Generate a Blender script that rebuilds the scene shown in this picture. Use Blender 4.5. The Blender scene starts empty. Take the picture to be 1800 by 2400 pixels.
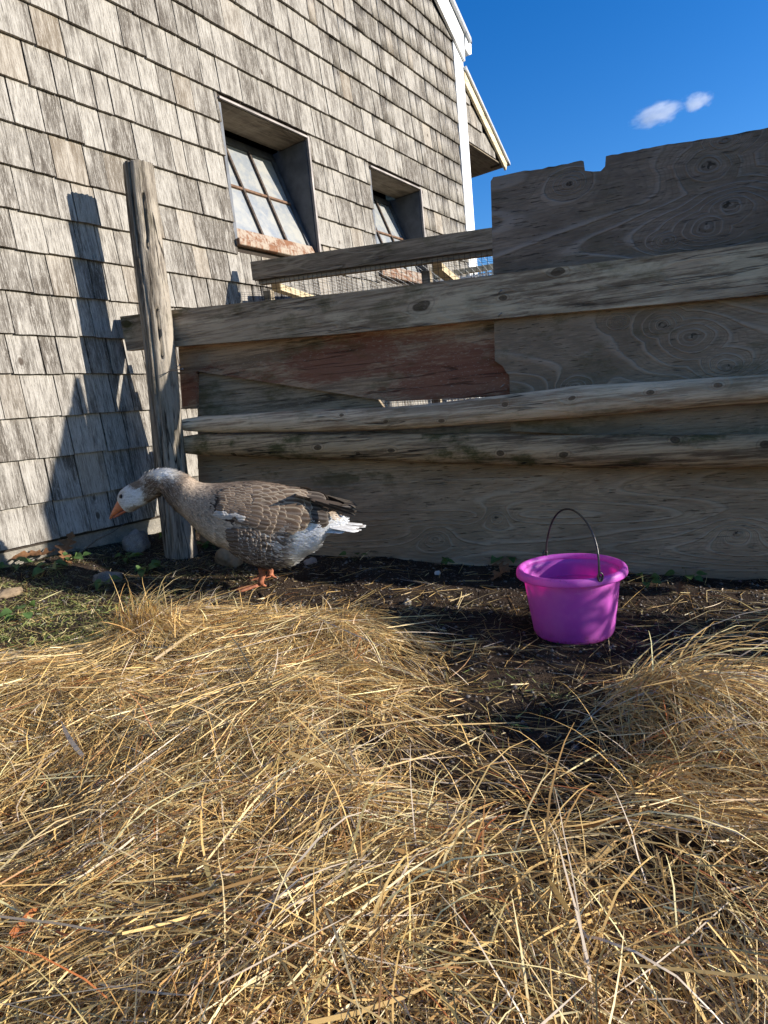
import bpy, bmesh, math, random
import numpy as np
from mathutils import Vector, Matrix, noise as mnoise
from mathutils.bvhtree import BVHTree

random.seed(7)
rng = np.random.default_rng(11)
SC = bpy.context.scene
COL = SC.collection
R = math.radians

# ------------------------------------------------------------------ camera
CZ = 0.65                                   # camera height above the datum
FPX, PITCH, ROLL = 1450.0, -0.15849, -0.098578
cp, sp, cr, sr = math.cos(PITCH), math.sin(PITCH), math.cos(ROLL), math.sin(ROLL)
cam_d = bpy.data.cameras.new('camera')
cam = bpy.data.objects.new('camera', cam_d)
COL.objects.link(cam)
right = Vector((cr, -sr * sp, sr * cp)); up = Vector((-sr, -cr * sp, cr * cp)); fwd = Vector((0, cp, sp))
cam.matrix_world = Matrix(((right.x, up.x, -fwd.x, 0), (right.y, up.y, -fwd.y, 0), (right.z, up.z, -fwd.z, CZ), (0, 0, 0, 1)))
cam_d.sensor_fit = 'HORIZONTAL'; cam_d.sensor_width = 36; cam_d.lens = FPX / 1800 * 36
cam_d.clip_start = 0.02; cam_d.clip_end = 5000
SC.camera = cam

# ------------------------------------------------------------------ sky and sun
SUN_EL, SUN_AZ = 16.0, -11.0                # azimuth counter-clockwise from +X
w = bpy.data.worlds.new('World'); SC.world = w; w.use_nodes = True
nt = w.node_tree; nt.nodes.clear()
sky = nt.nodes.new('ShaderNodeTexSky'); sky.sky_type = 'NISHITA'; sky.sun_disc = False
sky.sun_elevation = R(SUN_EL); sky.sun_rotation = R(90 - SUN_AZ)
sky.air_density = 1.0; sky.dust_density = 0.25; sky.ozone_density = 3.0; sky.altitude = 100
hsv = nt.nodes.new('ShaderNodeHueSaturation'); hsv.inputs['Saturation'].default_value = 1.36; hsv.inputs['Hue'].default_value = .514
bg = nt.nodes.new('ShaderNodeBackground'); bg.inputs['Strength'].default_value = 0.09
wo = nt.nodes.new('ShaderNodeOutputWorld')
nt.links.new(sky.outputs[0], hsv.inputs['Color']); nt.links.new(hsv.outputs[0], bg.inputs[0]); nt.links.new(bg.outputs[0], wo.inputs[0])
sd = Vector((math.cos(R(SUN_EL)) * math.cos(R(SUN_AZ)), math.cos(R(SUN_EL)) * math.sin(R(SUN_AZ)), math.sin(R(SUN_EL))))
sl = bpy.data.lights.new('sun', 'SUN'); sl.energy = 3.7; sl.angle = R(0.53); sl.color = (1.0, 0.94, 0.86)
so = bpy.data.objects.new('sun', sl); COL.objects.link(so); so.rotation_euler = sd.to_track_quat('Z', 'Y').to_euler()
so.location = (6, -1, 5)
SC.view_settings.view_transform = 'Standard'; SC.view_settings.look = 'None'
SC.view_settings.gamma = 1.0; SC.view_settings.use_curve_mapping = False
SC.view_settings.exposure = 1.32
SC.cycles.max_bounces = 6; SC.cycles.diffuse_bounces = 3; SC.cycles.transparent_max_bounces = 6

# ------------------------------------------------------------------ helpers
def ray(px, py):
    u = (px - 900) / FPX; v = -(py - 1200) / FPX
    a = cr * u - sr * v; b = sr * u + cr * v
    return Vector((a, cp - b * sp, sp + b * cp))
CAM = Vector((0, 0, CZ))
WAZ = 0.954464; TW = Vector((math.cos(WAZ), math.sin(WAZ), 0)); NW = Vector((-math.sin(WAZ), math.cos(WAZ), 0))
WD = 2.53622; WZ = CZ - 0.37083              # barn wall: distance, base height of the shingles
FAZ = R(-19); FT = Vector((math.cos(FAZ), math.sin(FAZ), 0)); FN = Vector((-math.sin(FAZ), math.cos(FAZ), 0))
FA = Vector((-1.05692, 2.80906, 0)); FD = 2.31192
def on_plane(px, n, d, dist=0.0):            # point of vertical plane n.x = d met by the line of sight
    r = ray(*px); k = (d + dist) / r.dot(n); return CAM + r * k
def fence(px, off=0.0):                      # -> fence-local (x along, y away, z up from datum)
    P = on_plane(px, FN, FD, off); return Vector(((P - FA).dot(FT), off, P.z))
def plane_z(x, y):
    return CZ - .51 - .072 * ((x - FA.x) * FT.x + (y - FA.y) * FT.y)
def gpt(px):                                 # point on the sloping ground
    r = ray(*px); k = (-.51 + .072 * (FA.x * FT.x + FA.y * FT.y)) / (r.z + .072 * (r.x * FT.x + r.y * FT.y))
    return CAM + r * k

def tag(o, label=None, cat=None, group=None, kind=None):
    if label: o['label'] = label
    if cat: o['category'] = cat
    if group: o['group'] = group
    if kind: o['kind'] = kind
    return o
def empty(name, loc=(0, 0, 0), rz=0.0, parent=None):
    o = bpy.data.objects.new(name, None); COL.objects.link(o); o.location = loc; o.rotation_euler = (0, 0, rz)
    o.empty_display_size = .1
    if parent: o.parent = parent
    return o
def link(name, me, mat=None, parent=None):
    o = bpy.data.objects.new(name, me); COL.objects.link(o)
    if mat: me.materials.append(mat) if not me.materials else None
    if parent: o.parent = parent
    return o
def mesh_from(name, verts, faces, smooth=False):
    me = bpy.data.meshes.new(name); me.from_pydata([tuple(v) for v in verts], [], faces)
    if smooth: me.polygons.foreach_set('use_smooth', [True] * len(me.polygons))
    me.update(); return me
def fast_mesh(name, V, F, smooth=False, attrs=None, colors=None):   # V (n,3), F (m,k) numpy
    me = bpy.data.meshes.new(name); V = np.asarray(V, np.float32); F = np.asarray(F, np.int32); k = F.shape[1]
    me.vertices.add(len(V)); me.vertices.foreach_set('co', V.ravel())
    me.loops.add(F.size); me.loops.foreach_set('vertex_index', F.ravel())
    me.polygons.add(len(F)); me.polygons.foreach_set('loop_start', np.arange(len(F), dtype=np.int32) * k)
    me.polygons.foreach_set('loop_total', np.full(len(F), k, np.int32))
    if smooth: me.polygons.foreach_set('use_smooth', np.ones(len(F), bool))
    me.update(calc_edges=True)
    for nm, a in (attrs or {}).items():
        at = me.attributes.new(nm, 'FLOAT', 'POINT'); at.data.foreach_set('value', np.asarray(a, np.float32))
    for nm, a in (colors or {}).items():
        at = me.attributes.new(nm, 'FLOAT_COLOR', 'POINT')
        c = np.ones((len(V), 4), np.float32); c[:, :3] = a; at.data.foreach_set('color', c.ravel())
    return me
def box_mesh(name, x0, x1, y0, y1, z0, z1, bev=0.0):
    bm = bmesh.new(); bmesh.ops.create_cube(bm, size=1)
    for v in bm.verts:
        v.co = Vector((x0 + (v.co.x + .5) * (x1 - x0), y0 + (v.co.y + .5) * (y1 - y0), z0 + (v.co.z + .5) * (z1 - z0)))
    if bev: bmesh.ops.bevel(bm, geom=bm.edges[:], offset=bev, segments=1, affect='EDGES')
    me = bpy.data.meshes.new(name); bm.to_mesh(me); bm.free(); return me
def prism_mesh(name, pts, y0, y1, bev=0.0):  # outline pts (x,z) extruded along y
    bm = bmesh.new()
    vs = [bm.verts.new((x, y0, z)) for x, z in pts]; f = bm.faces.new(vs)
    r = bmesh.ops.extrude_face_region(bm, geom=[f])
    for v in [g for g in r['geom'] if isinstance(g, bmesh.types.BMVert)]: v.co.y = y1
    bmesh.ops.recalc_face_normals(bm, faces=bm.faces[:])
    if bev:
        try: bmesh.ops.bevel(bm, geom=[e for e in bm.edges if e.calc_length() > bev * 4], offset=bev, segments=1, affect='EDGES')
        except Exception: pass
    bmesh.ops.triangulate(bm, faces=[f for f in bm.faces if len(f.verts) > 4])
    me = bpy.data.meshes.new(name); bm.to_mesh(me); bm.free(); return me
def tube_mesh(name, pts, rad, seg=8, caps=True, smooth=True):
    pts = [Vector(p) for p in pts]; n = len(pts); rad = rad if hasattr(rad, '__len__') else [rad] * n
    V = []; F = []; prev = None
    for i, p in enumerate(pts):
        t = (pts[min(i + 1, n - 1)] - pts[max(i - 1, 0)]).normalized()
        if prev is None: a = t.orthogonal().normalized()
        else: a = (prev - t * prev.dot(t)).normalized()
        prev = a; b = t.cross(a)
        for k in range(seg):
            an = 2 * math.pi * k / seg; V.append(p + (a * math.cos(an) + b * math.sin(an)) * rad[i])
    for i in range(n - 1):
        for k in range(seg):
            k2 = (k + 1) % seg; F.append((i * seg + k, i * seg + k2, (i + 1) * seg + k2, (i + 1) * seg + k))
    if caps: F.append(tuple(range(seg))[::-1]); F.append(tuple((n - 1) * seg + k for k in range(seg)))
    return mesh_from(name, V, F, smooth)
def join_meshes(name, meshes, mats=None):
    bm = bmesh.new()
    for i, m in enumerate(meshes):
        n0 = len(bm.faces); bm.from_mesh(m)
    me = bpy.data.meshes.new(name); bm.to_mesh(me); bm.free(); return me

# ------------------------------------------------------------------ node helpers
class N:
    def __init__(s, name):
        s.m = bpy.data.materials.new(name); s.m.use_nodes = True; s.t = s.m.node_tree; s.t.nodes.clear()
        s.out = s.t.nodes.new('ShaderNodeOutputMaterial'); s.b = s.t.nodes.new('ShaderNodeBsdfPrincipled')
        s.t.links.new(s.b.outputs[0], s.out.inputs[0])
    def n(s, typ, **kw):
        x = s.t.nodes.new('ShaderNode' + typ)
        for k, v in kw.items(): setattr(x, k, v)
        return x
    def set(s, sock, v):
        if isinstance(v, bpy.types.NodeSocket): s.t.links.new(v, sock)
        else:
            try: sock.default_value = v
            except Exception: sock.default_value = (*v, 1) if len(v) == 3 else v
    def math(s, op, a, b=0.0, c=None, clamp=False):
        x = s.n('Math', operation=op, use_clamp=clamp); s.set(x.inputs[0], a); s.set(x.inputs[1], b)
        if c is not None: s.set(x.inputs[2], c)
        return x.outputs[0]
    def mapr(s, v, a, b, c=0.0, d=1.0):
        x = s.n('MapRange'); x.interpolation_type = 'SMOOTHSTEP'
        s.set(x.inputs[0], v); s.set(x.inputs[1], a); s.set(x.inputs[2], b); s.set(x.inputs[3], c); s.set(x.inputs[4], d); return x.outputs[0]
    def mix(s, f, a, b, mode='MIX'):
        x = s.n('Mix', data_type='RGBA', blend_type=mode); s.set(x.inputs[0], f); s.set(x.inputs[6], a); s.set(x.inputs[7], b); return x.outputs[2]
    def noise(s, vec, scale, detail=4, rough=.55, dist=0.0, out=0):
        x = s.n('TexNoise'); s.set(x.inputs['Vector'], vec); s.set(x.inputs['Scale'], scale); x.inputs['Detail'].default_value = detail
        x.inputs['Roughness'].default_value = rough; x.inputs['Distortion'].default_value = dist; return x.outputs[out]
    def vmul(s, v, m):
        x = s.n('VectorMath', operation='MULTIPLY'); s.set(x.inputs[0], v); x.inputs[1].default_value = m; return x.outputs[0]
    def vadd(s, a, b):
        x = s.n('VectorMath', operation='ADD'); s.set(x.inputs[0], a); s.set(x.inputs[1], b); return x.outputs[0]
    def comb(s, x, y, z):
        c = s.n('CombineXYZ'); s.set(c.inputs[0], x); s.set(c.inputs[1], y); s.set(c.inputs[2], z); return c.outputs[0]
    def sep(s, v):
        c = s.n('SeparateXYZ'); s.set(c.inputs[0], v); return c.outputs
    def attr(s, name, out='Fac'):
        a = s.n('Attribute', attribute_name=name); return a.outputs[out]
    def obj(s): return s.n('TexCoord').outputs['Object']
    def bump(s, h, strength=.5, dist=.002):
        x = s.n('Bump'); x.inputs['Strength'].default_value = strength; x.inputs['Distance'].default_value = dist
        s.set(x.inputs['Height'], h); s.t.links.new(x.outputs[0], s.b.inputs['Normal'])
    def done(s, col, rough=.85, spec=.2, metal=0.0):
        s.set(s.b.inputs['Base Color'], col); s.set(s.b.inputs['Roughness'], rough)
        s.b.inputs['Specular IOR Level'].default_value = spec; s.set(s.b.inputs['Metallic'], metal); return s.m

def plain(name, col, rough=.6, spec=.3, metal=0.0, var=.25, scale=40, bump=.2):
    m = N(name); c = m.obj(); f = m.noise(c, scale, 5, .6)
    col2 = tuple(x * (1 - var) for x in col)
    m.bump(f, bump, .003)
    return m.done(m.mix(m.mapr(f, .3, .7), col, col2), rough, spec, metal)

def wood(name, light, dark, grain=1.0, contour=.35, cs=(1.1, 1, 4.5), moss=0.0, red=0.0, chips=0.0, seed=0.0, axis='X', zmoss=None, crack=.5, cfreq=9.0, pale=0.0, ks=None):
    """weathered wood, grain along the object's own x (or z) axis"""
    m = N(name); c = m.obj()
    if axis == 'Z':
        q = m.sep(c); c = m.comb(q[2], q[1], q[0])
    c = m.vadd(c, (seed, seed * .37, seed * 1.7))
    # cathedral growth contours
    f = m.noise(m.vmul(c, cs), 1.0, 3, .45)
    warp = m.n('VectorMath', operation='MULTIPLY_ADD'); m.set(warp.inputs[0], m.noise(m.vmul(c, (5, 1, 12)), 1.0, 3, .5, 0, 1)); warp.inputs[1].default_value = (.28, 0, .28); m.set(warp.inputs[2], m.vmul(c, (2.6, .01, 5.2)))
    kn = m.n('TexVoronoi', voronoi_dimensions='3D', feature='F1'); m.set(kn.inputs['Vector'], warp.outputs[0]); kn.inputs['Scale'].default_value = 1.0; kn.inputs['Randomness'].default_value = .9
    kd = kn.outputs['Distance']; pick = m.math('GREATER_THAN', m.sep(kn.outputs['Color'])[1], .5)
    pull = m.math('MULTIPLY', m.mapr(kd, .0, .42, .34, 0.0), pick)
    f = m.math('ADD', f, pull)
    ph = m.math('MULTIPLY', f, cfreq * 6.2832)
    s1 = m.math('SINE', ph); cont = m.math('MULTIPLY', m.mapr(s1, .62, 1.0), m.mapr(m.noise(m.vmul(c, (1.2, 1, 2.2)), 1.0, 2, .5), .38, .55, .25, 1.0))
    knot = m.math('MULTIPLY', m.mapr(kd, .05, .10, 1.0, 0.0), pick)
    ring = m.math('MULTIPLY', m.math('MULTIPLY', m.mapr(m.math('SINE', m.math('MULTIPLY', kd, 120.0)), -.2, 1), m.mapr(kd, .07, .16, .8, 0.0)), pick)
    if ks:
        kk_ = knot_field(m, m.obj(), m.noise(m.vmul(c, (6, .01, 12)), 1.0, 2, .5, 0, 1), ks)
        f = m.math('ADD', f, m.math('DIVIDE', .2, m.math('MULTIPLY_ADD', m.math('MULTIPLY', kk_, kk_), .3, 1.0)))
        ph = m.math('MULTIPLY', f, cfreq * 6.2832); s1 = m.math('SINE', ph); cont = m.mapr(s1, .5, 1.0)
        knot = m.mapr(kk_, .8, 1.15, 1.0, 0.0); ring = m.math('MULTIPLY', m.mapr(m.math('SINE', m.math('MULTIPLY', kk_, 8.5)), 0, 1), m.mapr(kk_, 1.0, 2.2, 1, 0))
    fine = m.noise(m.vmul(c, (7, 40, 130)), 1.0, 6, .75)
    streak = m.noise(m.vmul(c, (1.4, 12, 34)), 1.0, 6, .65)
    blot = m.noise(m.vmul(c, (3.2, 3, 6)), 1.0, 5, .6)
    cr_ = m.noise(m.vmul(c, (1.3, 6, 26)), 1.0, 4, .55, 0.2)
    crk = m.mapr(m.math('ABSOLUTE', m.math('SUBTRACT', cr_, .5)), .003, .016, 1.0, 0.0)
    crk = m.math('MULTIPLY', crk, m.mapr(m.noise(m.vmul(c, (2, 3, 9)), 1.0, 4, .6), .46, .54))
    t = m.math('ADD', m.math('MULTIPLY', streak, .5), m.math('MULTIPLY', fine, .5))
    col = m.mix(m.mapr(t, .42, .57), dark, light)
    col = m.mix(m.mapr(blot, .35, .7, 0, .5), col, tuple(x * .62 for x in light), 'MIX')
    if pale:
        pz = m.noise(m.vmul(c, (2.5, 3, 9)), 1.0, 6, .7)
        col = m.mix(m.math('MULTIPLY', m.mapr(m.math('ADD', pz, m.math('MULTIPLY', fine, .25)), .62, .74), pale), col, tuple(min(.8, x * 1.75) for x in light))
    col = m.mix(m.math('MULTIPLY', cont, contour), col, tuple(min(.8, x * 1.45) * (1 if i_ else .93) for i_, x in enumerate(light)))
    col = m.mix(m.math('MULTIPLY', ring, .55), col, tuple(x * .5 for x in dark))
    col = m.mix(m.math('MULTIPLY', knot, .8), col, tuple(x * .45 for x in dark))
    if red:
        rz = m.noise(m.vmul(c, (1.4, 2, 5)), 1.0, 4, .6)
        rm = m.mapr(m.math('ADD', rz, m.math('MULTIPLY', m.noise(m.vmul(c, (30, 30, 160)), 1.0, 4, .7), .35)), .62 - red * .12, .74 - red * .12)
        col = m.mix(m.math('MULTIPLY', rm, .75), col, (.19, .06, .036))
    if chips:
        ch = m.noise(m.vmul(c, (70, 70, 240)), 1.0, 3, .6)
        ar = m.noise(m.vmul(c, (2, 2, 4)), 1.3, 3, .5)
        col = m.mix(m.math('MULTIPLY', m.mapr(ch, .6, .66), m.math('MULTIPLY', m.mapr(ar, .4, .6), chips)), col, (.36, .29, .23))
    if moss:
        mo = m.noise(m.vmul(c, (5, 5, 9)), 1.0, 6, .7)
        mm = m.mapr(mo, .5, .66, 0, moss)
        if zmoss:
            z = m.sep(m.obj())[2]; mm = m.math('MULTIPLY', mm, m.mapr(z, zmoss[0], zmoss[1]))
        col = m.mix(mm, col, (.055, .055, .014))
    col = m.mix(m.math('MULTIPLY', crk, crack), col, (.02, .016, .012))
    h = m.math('ADD', m.math('MULTIPLY', t, grain), m.math('SUBTRACT', m.math('MULTIPLY', cont, .25), m.math('MULTIPLY', crk, .8)))
    m.bump(h, .9, .006)
    return m.done(col, .88, .15)

def knot_field(m, c0, wob, ks):
    """distance (in knot radii) to the nearest of the listed knots (x, z, rx, rz)"""
    q = m.sep(c0); w3 = m.sep(wob); d = None
    for kx, kz, rx, rz_ in ks:
        dx = m.math('MULTIPLY_ADD', m.math('SUBTRACT', w3[0], .5), 2.6, m.math('MULTIPLY', m.math('SUBTRACT', q[0], kx), 1 / rx))
        dz = m.math('MULTIPLY_ADD', m.math('SUBTRACT', w3[2], .5), 2.6, m.math('MULTIPLY', m.math('SUBTRACT', q[2], kz), 1 / rz_))
        e = m.math('SQRT', m.math('ADD', m.math('MULTIPLY', dx, dx), m.math('MULTIPLY', dz, dz)))
        d = e if d is None else m.math('MINIMUM', d, e)
    return d
def KN(*ks):                                 # knots named by where the photograph shows them
    out = []
    for px, py, r_ in ks:
        P = fence((px, py), .03); out.append((P.x, P.z, r_ * 1.15, r_ * .75))
    return out
def plywood(name, base, line, freq, cs, seed, moss=.4, knots=.55, zmoss=None, pale=.3, ks=((9, 9, .02, .02),)):
    """old plywood face: smooth dull veneer, cathedral growth lines bending round knots, short weather checks"""
    m = N(name); c0 = m.obj(); c = m.vadd(c0, (seed, seed * .37, seed * 1.7))
    wob = m.noise(m.vmul(c, (3.5, .01, 9)), 1.0, 3, .5, 0, 1)
    kd = knot_field(m, c0, wob, ks)
    f = m.noise(m.vmul(c, cs), 1.0, 1, .4, .35)
    f = m.math('ADD', f, m.math('DIVIDE', .30, m.math('MULTIPLY_ADD', m.math('MULTIPLY', kd, kd), .11, 1.0)))
    f = m.math('ADD', f, m.math('MULTIPLY', m.noise(m.vmul(c, (6, .01, 30)), 1.0, 3, .6), .012))
    fr = m.math('FRACT', m.math('MULTIPLY', f, freq))
    ln = m.math('MULTIPLY', m.mapr(fr, .60, .88), m.mapr(fr, .90, 1.0, 1.0, 0.0))
    amp = m.mapr(m.noise(m.vmul(c, (1.1, .01, 2.0)), 1.0, 2, .5), .36, .56, .15, 1.0)
    fr2 = m.math('FRACT', m.math('MULTIPLY', f, freq * 4.0)); ln2 = m.mapr(fr2, .50, .95, 0, .45)
    blot = m.noise(m.vmul(c, (2.5, .01, 5)), 1.0, 5, .65)
    fib = m.noise(m.vmul(c, (16, 1, 190)), 1.0, 5, .7)
    chk = m.mapr(m.noise(m.vmul(c, (16, 1, 210)), 1.0, 3, .6), .62, .70)
    col = m.mix(m.mapr(blot, .38, .62), tuple(x * .72 for x in base), tuple(x * 1.18 for x in base))
    col = m.mix(m.mapr(fib, .38, .62, 0, .55), col, tuple(x * .52 for x in base))
    if pale:
        pz = m.noise(m.vmul(c, (2.6, .01, 10)), 1.0, 6, .75)
        col = m.mix(m.math('MULTIPLY', m.mapr(pz, .60, .70), pale), col, line)
    col = m.mix(ln2, col, tuple(x * .62 for x in base))
    col = m.mix(m.math('MULTIPLY', m.math('MULTIPLY', ln, amp), .62), col, line)
    col = m.mix(m.mapr(kd, .75, 1.1, .6, 0), col, tuple(x * .5 for x in base))
    rg = m.math('MULTIPLY', m.mapr(m.math('SINE', m.math('MULTIPLY', kd, 9.5)), .1, 1), m.mapr(kd, 1.0, 2.0, .32, 0))
    col = m.mix(rg, col, line)
    col = m.mix(m.math('MULTIPLY', m.mapr(m.noise(m.vmul(c, (40, 1, 40)), 1.0, 3, .6), .52, .58), m.mapr(kd, .5, .9, .8, 0)), col, (.02, .015, .01))
    mo = m.mapr(m.noise(m.vmul(c, (5, 5, 9)), 1.0, 6, .7), .52, .66, 0, moss)
    if zmoss: mo = m.math('MULTIPLY', mo, m.mapr(m.sep(c0)[2], zmoss[0], zmoss[1]))
    col = m.mix(mo, col, (.06, .058, .018))
    col = m.mix(m.math('MULTIPLY', chk, .7), col, tuple(x * .22 for x in base))
    h = m.math('ADD', m.math('MULTIPLY', ln, .7), m.math('SUBTRACT', m.math('MULTIPLY', fib, .7), chk))
    m.bump(h, .9, .005)
    return m.done(col, .85, .18)

def shingle_mat(name, use_attr):
    m = N(name); g = m.n('NewGeometry').outputs['Position']
    rot = m.n('VectorRotate', rotation_type='Z_AXIS'); m.set(rot.inputs['Vector'], g); rot.inputs['Angle'].default_value = -WAZ
    q = m.sep(rot.outputs[0])
    rnd = m.attr('rnd') if use_attr else m.n('ObjectInfo').outputs['Random']
    r2 = m.math('FRACT', m.math('MULTIPLY', rnd, 37.3)); off = m.math('MULTIPLY', rnd, 61.0)
    c = m.comb(m.math('ADD', q[0], off), off, m.math('ADD', q[2], m.math('MULTIPLY', r2, 9.0)))
    st = m.noise(m.vmul(c, (34, 1, 2.6)), 1.0, 5, .55, .2)
    fine = m.noise(m.vmul(c, (210, 1, 17)), 1.0, 6, .8)
    big = m.noise(m.vmul(c, (11, 1, 5)), 1.0, 4, .6)
    speck = m.noise(m.vmul(c, (330, 1, 90)), 1.0, 3, .7)
    t = m.math('ADD', m.math('MULTIPLY', st, .5), m.math('MULTIPLY', big, .5))
    t = m.math('ADD', t, m.math('MULTIPLY', m.math('SUBTRACT', r2, .5), .14))
    a = m.mix(m.mapr(t, .38, .60), (.10, .086, .07), (.31, .285, .245))
    a = m.mix(m.mapr(fine, .51, .60, 0, .6), a, (.44, .41, .36))
    a = m.mix(m.mapr(fine, .40, .485, .62, 0), a, (.055, .046, .036))
    a = m.mix(m.mapr(speck, .58, .68, 0, .4), a, (.50, .47, .41))
    # tint per shingle
    a = m.mix(m.mapr(m.math('FRACT', m.math('MULTIPLY', rnd, 11.7)), .86, .97, 0, .28), a, (.33, .26, .18))
    kn = m.n('TexVoronoi', feature='F1'); m.set(kn.inputs['Vector'], m.vmul(c, (7.5, 1, 4.6))); kn.inputs['Scale'].default_value = 1.0
    kd = kn.outputs['Distance']; pick = m.math('GREATER_THAN', m.sep(kn.outputs['Color'])[0], .5)
    a = m.mix(m.math('MULTIPLY', m.mapr(kd, .05, .085, .85, 0), pick), a, (.05, .035, .024))
    ring = m.math('MULTIPLY', m.mapr(m.math('SINE', m.math('MULTIPLY', kd, 110.0)), 0, 1), m.mapr(kd, .08, .22, .4, 0))
    a = m.mix(m.math('MULTIPLY', ring, pick), a, (.09, .07, .055))
    # split lines
    sp_ = m.noise(m.vmul(c, (60, 1, 1.2)), 1.0, 2, .5); spl = m.mapr(m.math('ABSOLUTE', m.math('SUBTRACT', sp_, .5)), 0, .010, .55, 0)
    a = m.mix(m.math('MULTIPLY', spl, m.mapr(big, .5, .6)), a, (.03, .025, .02))
    m.bump(m.math('SUBTRACT', m.math('ADD', m.math('MULTIPLY', fine, .6), m.math('MULTIPLY', st, .8)), spl), .6, .002)
    return m.done(a, .9, .12)

# ================================================================== GROUND
def sstep(a, b, x):
    t = np.clip((x - a) / (b - a), 0, 1); return t * t * (3 - 2 * t)
def vnoise(x, y, s, seed=0):                 # cheap smooth value noise, vectorised
    x = np.asarray(x) * s + seed * 17.3; y = np.asarray(y) * s - seed * 9.1
    xi = np.floor(x); yi = np.floor(y); fx = x - xi; fy = y - yi; fx = fx * fx * (3 - 2 * fx); fy = fy * fy * (3 - 2 * fy)
    def h(a, b):
        v = np.sin(a * 127.1 + b * 311.7 + seed * 74.7) * 43758.5453; return v - np.floor(v)
    return (h(xi, yi) * (1 - fx) + h(xi + 1, yi) * fx) * (1 - fy) + (h(xi, yi + 1) * (1 - fx) + h(xi + 1, yi + 1) * fx) * fy
def ground_z(x, y):
    x = np.asarray(x, float); y = np.asarray(y, float)
    z = plane_z(x, y)
    dw = WD - (x * NW.x + y * NW.y)          # distance out from the barn wall
    z = z + .055 * (1 - sstep(.0, .42, dw)) + (vnoise(x, y, 5, 1) - .5) * .022 + (vnoise(x, y, 17, 2) - .5) * .010
    far = np.hypot(x, y - 1.5); z = z + (CZ - .6 - z) * sstep(4, 8, far)
    return z
def gz(x, y): return float(ground_z(x, y))

mg = N('soil'); c = mg.n('NewGeometry').outputs['Position']
f1 = mg.noise(c, 9, 6, .65); f2 = mg.noise(c, 120, 5, .7); f3 = mg.noise(c, 2.2, 4, .5)
col = mg.mix(mg.mapr(f1, .35, .65), (.020, .013, .009), (.055, .038, .026))
col = mg.mix(mg.mapr(f2, .55, .75, 0, .6), col, (.11, .08, .055))
vor = mg.n('TexVoronoi', feature='F1'); mg.set(vor.inputs['Vector'], c); vor.inputs['Scale'].default_value = 160
col = mg.mix(mg.mapr(vor.outputs['Distance'], .12, .22, .5, 0), col, (.16, .13, .10))
mg.bump(mg.math('ADD', f2, mg.math('MULTIPLY', f1, .6)), .9, .012)
M_SOIL = mg.done(col, .95, .1)

def grid_patch(x0, x1, y0, y1, nx, ny):
    X, Y = np.meshgrid(np.linspace(x0, x1, nx), np.linspace(y0, y1, ny))
    i = np.arange(nx * ny).reshape(ny, nx)
    F = np.stack([i[:-1, :-1], i[:-1, 1:], i[1:, 1:], i[1:, :-1]], -1).reshape(-1, 4)
    return X.ravel(), Y.ravel(), F
# one sheet: fine near the yard, coarse out to the horizon
xs = np.concatenate([-np.geomspace(1200, 3.3, 24), np.linspace(-3, 3, 260), np.geomspace(3.3, 1200, 24)])
ys = np.concatenate([-np.geomspace(1200, 1.6, 22), np.linspace(-1.3, 4.2, 240), np.geomspace(4.6, 1200, 22)])
X, Y = np.meshgrid(xs, ys); nx, ny = len(xs), len(ys); i = np.arange(nx * ny).reshape(ny, nx)
F = np.stack([i[:-1, :-1], i[:-1, 1:], i[1:, 1:], i[1:, :-1]], -1).reshape(-1, 4)
X = X.ravel(); Y = Y.ravel()
ground = link('ground', fast_mesh('ground', np.stack([X, Y, ground_z(X, Y)], 1), F, True), M_SOIL); tag(ground, kind='structure')

# ================================================================== BARN
barn = empty('barn', (NW * WD) + Vector((0, 0, WZ)), WAZ)
tag(barn, 'weathered grey cedar shingle barn with white corner trim and tilted windows', 'barn')
CZS = [0, .152, .326, .488, .655, .806, .966, 1.125, 1.273, 1.431, 1.594, 1.757, 1.915, 2.065, 2.235, 2.393, 2.558, 2.728, 2.888, 3.053, 3.212, 3.366]
while CZS[-1] < 5.6: CZS.append(CZS[-1] + .161)
SX1 = 5.205                                  # right end of the shingles (corner board)
def rake_z(s): return 3.366 + (5.2 - s) * .63
WINS = [(2.46, 3.155, 1.345, 2.045), (3.79, 4.47, 1.345, 2.045)]
M_SH = shingle_mat('cedar_shingle', False); M_SHA = shingle_mat('cedar_shingle_mass', True)

def shingle_geo(rs):                         # unit-width shingle, height 1 in z, butt at z=0
    nseg = 5; xs_ = np.linspace(.0, 1, nseg + 1); V = []; 
    bot = [rs.uniform(-.006, .006) for _ in xs_]; curl = rs.uniform(-.0015, .002)
    for k, x in enumerate(xs_):
        V.append((x, -.0225 + curl * (2 * x - 1) ** 2, bot[k]))         # butt front
    for k, x in enumerate(xs_): V.append((x, -.0145, .5))
    for k, x in enumerate(xs_): V.append((x, -.0062, 1.09))
    for k, x in enumerate(xs_): V.append((x, -.0095, bot[k]))           # butt back
    n = nseg + 1; F = []
    for k in range(nseg):
        F += [(k, k + 1, n + k + 1, n + k), (n + k, n + k + 1, 2 * n + k + 1, 2 * n + k), (3 * n + k + 1, 3 * n + k, 2 * n + k, 2 * n + k + 1), (3 * n + k, 3 * n + k + 1, k + 1, k)]
    F += [(0, n, 2 * n, 3 * n), (nseg, 3 * n + nseg, 2 * n + nseg, n + nseg)]
    return V, F
rs = random.Random(5)
geos = [shingle_geo(rs) for _ in range(28)]
pieces = []
for ci in range(len(CZS) - 1):
    z0, z1 = CZS[ci], CZS[ci + 1]; h = z1 - z0
    x = -1.2 - rs.random() * .1
    while x < SX1:
        wd = rs.choice([.075, .09, .105, .12, .13, .15]) * rs.uniform(.92, 1.08)
        x1 = min(x + wd, SX1); pieces.append((ci, x, x1)); x = x1
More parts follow.
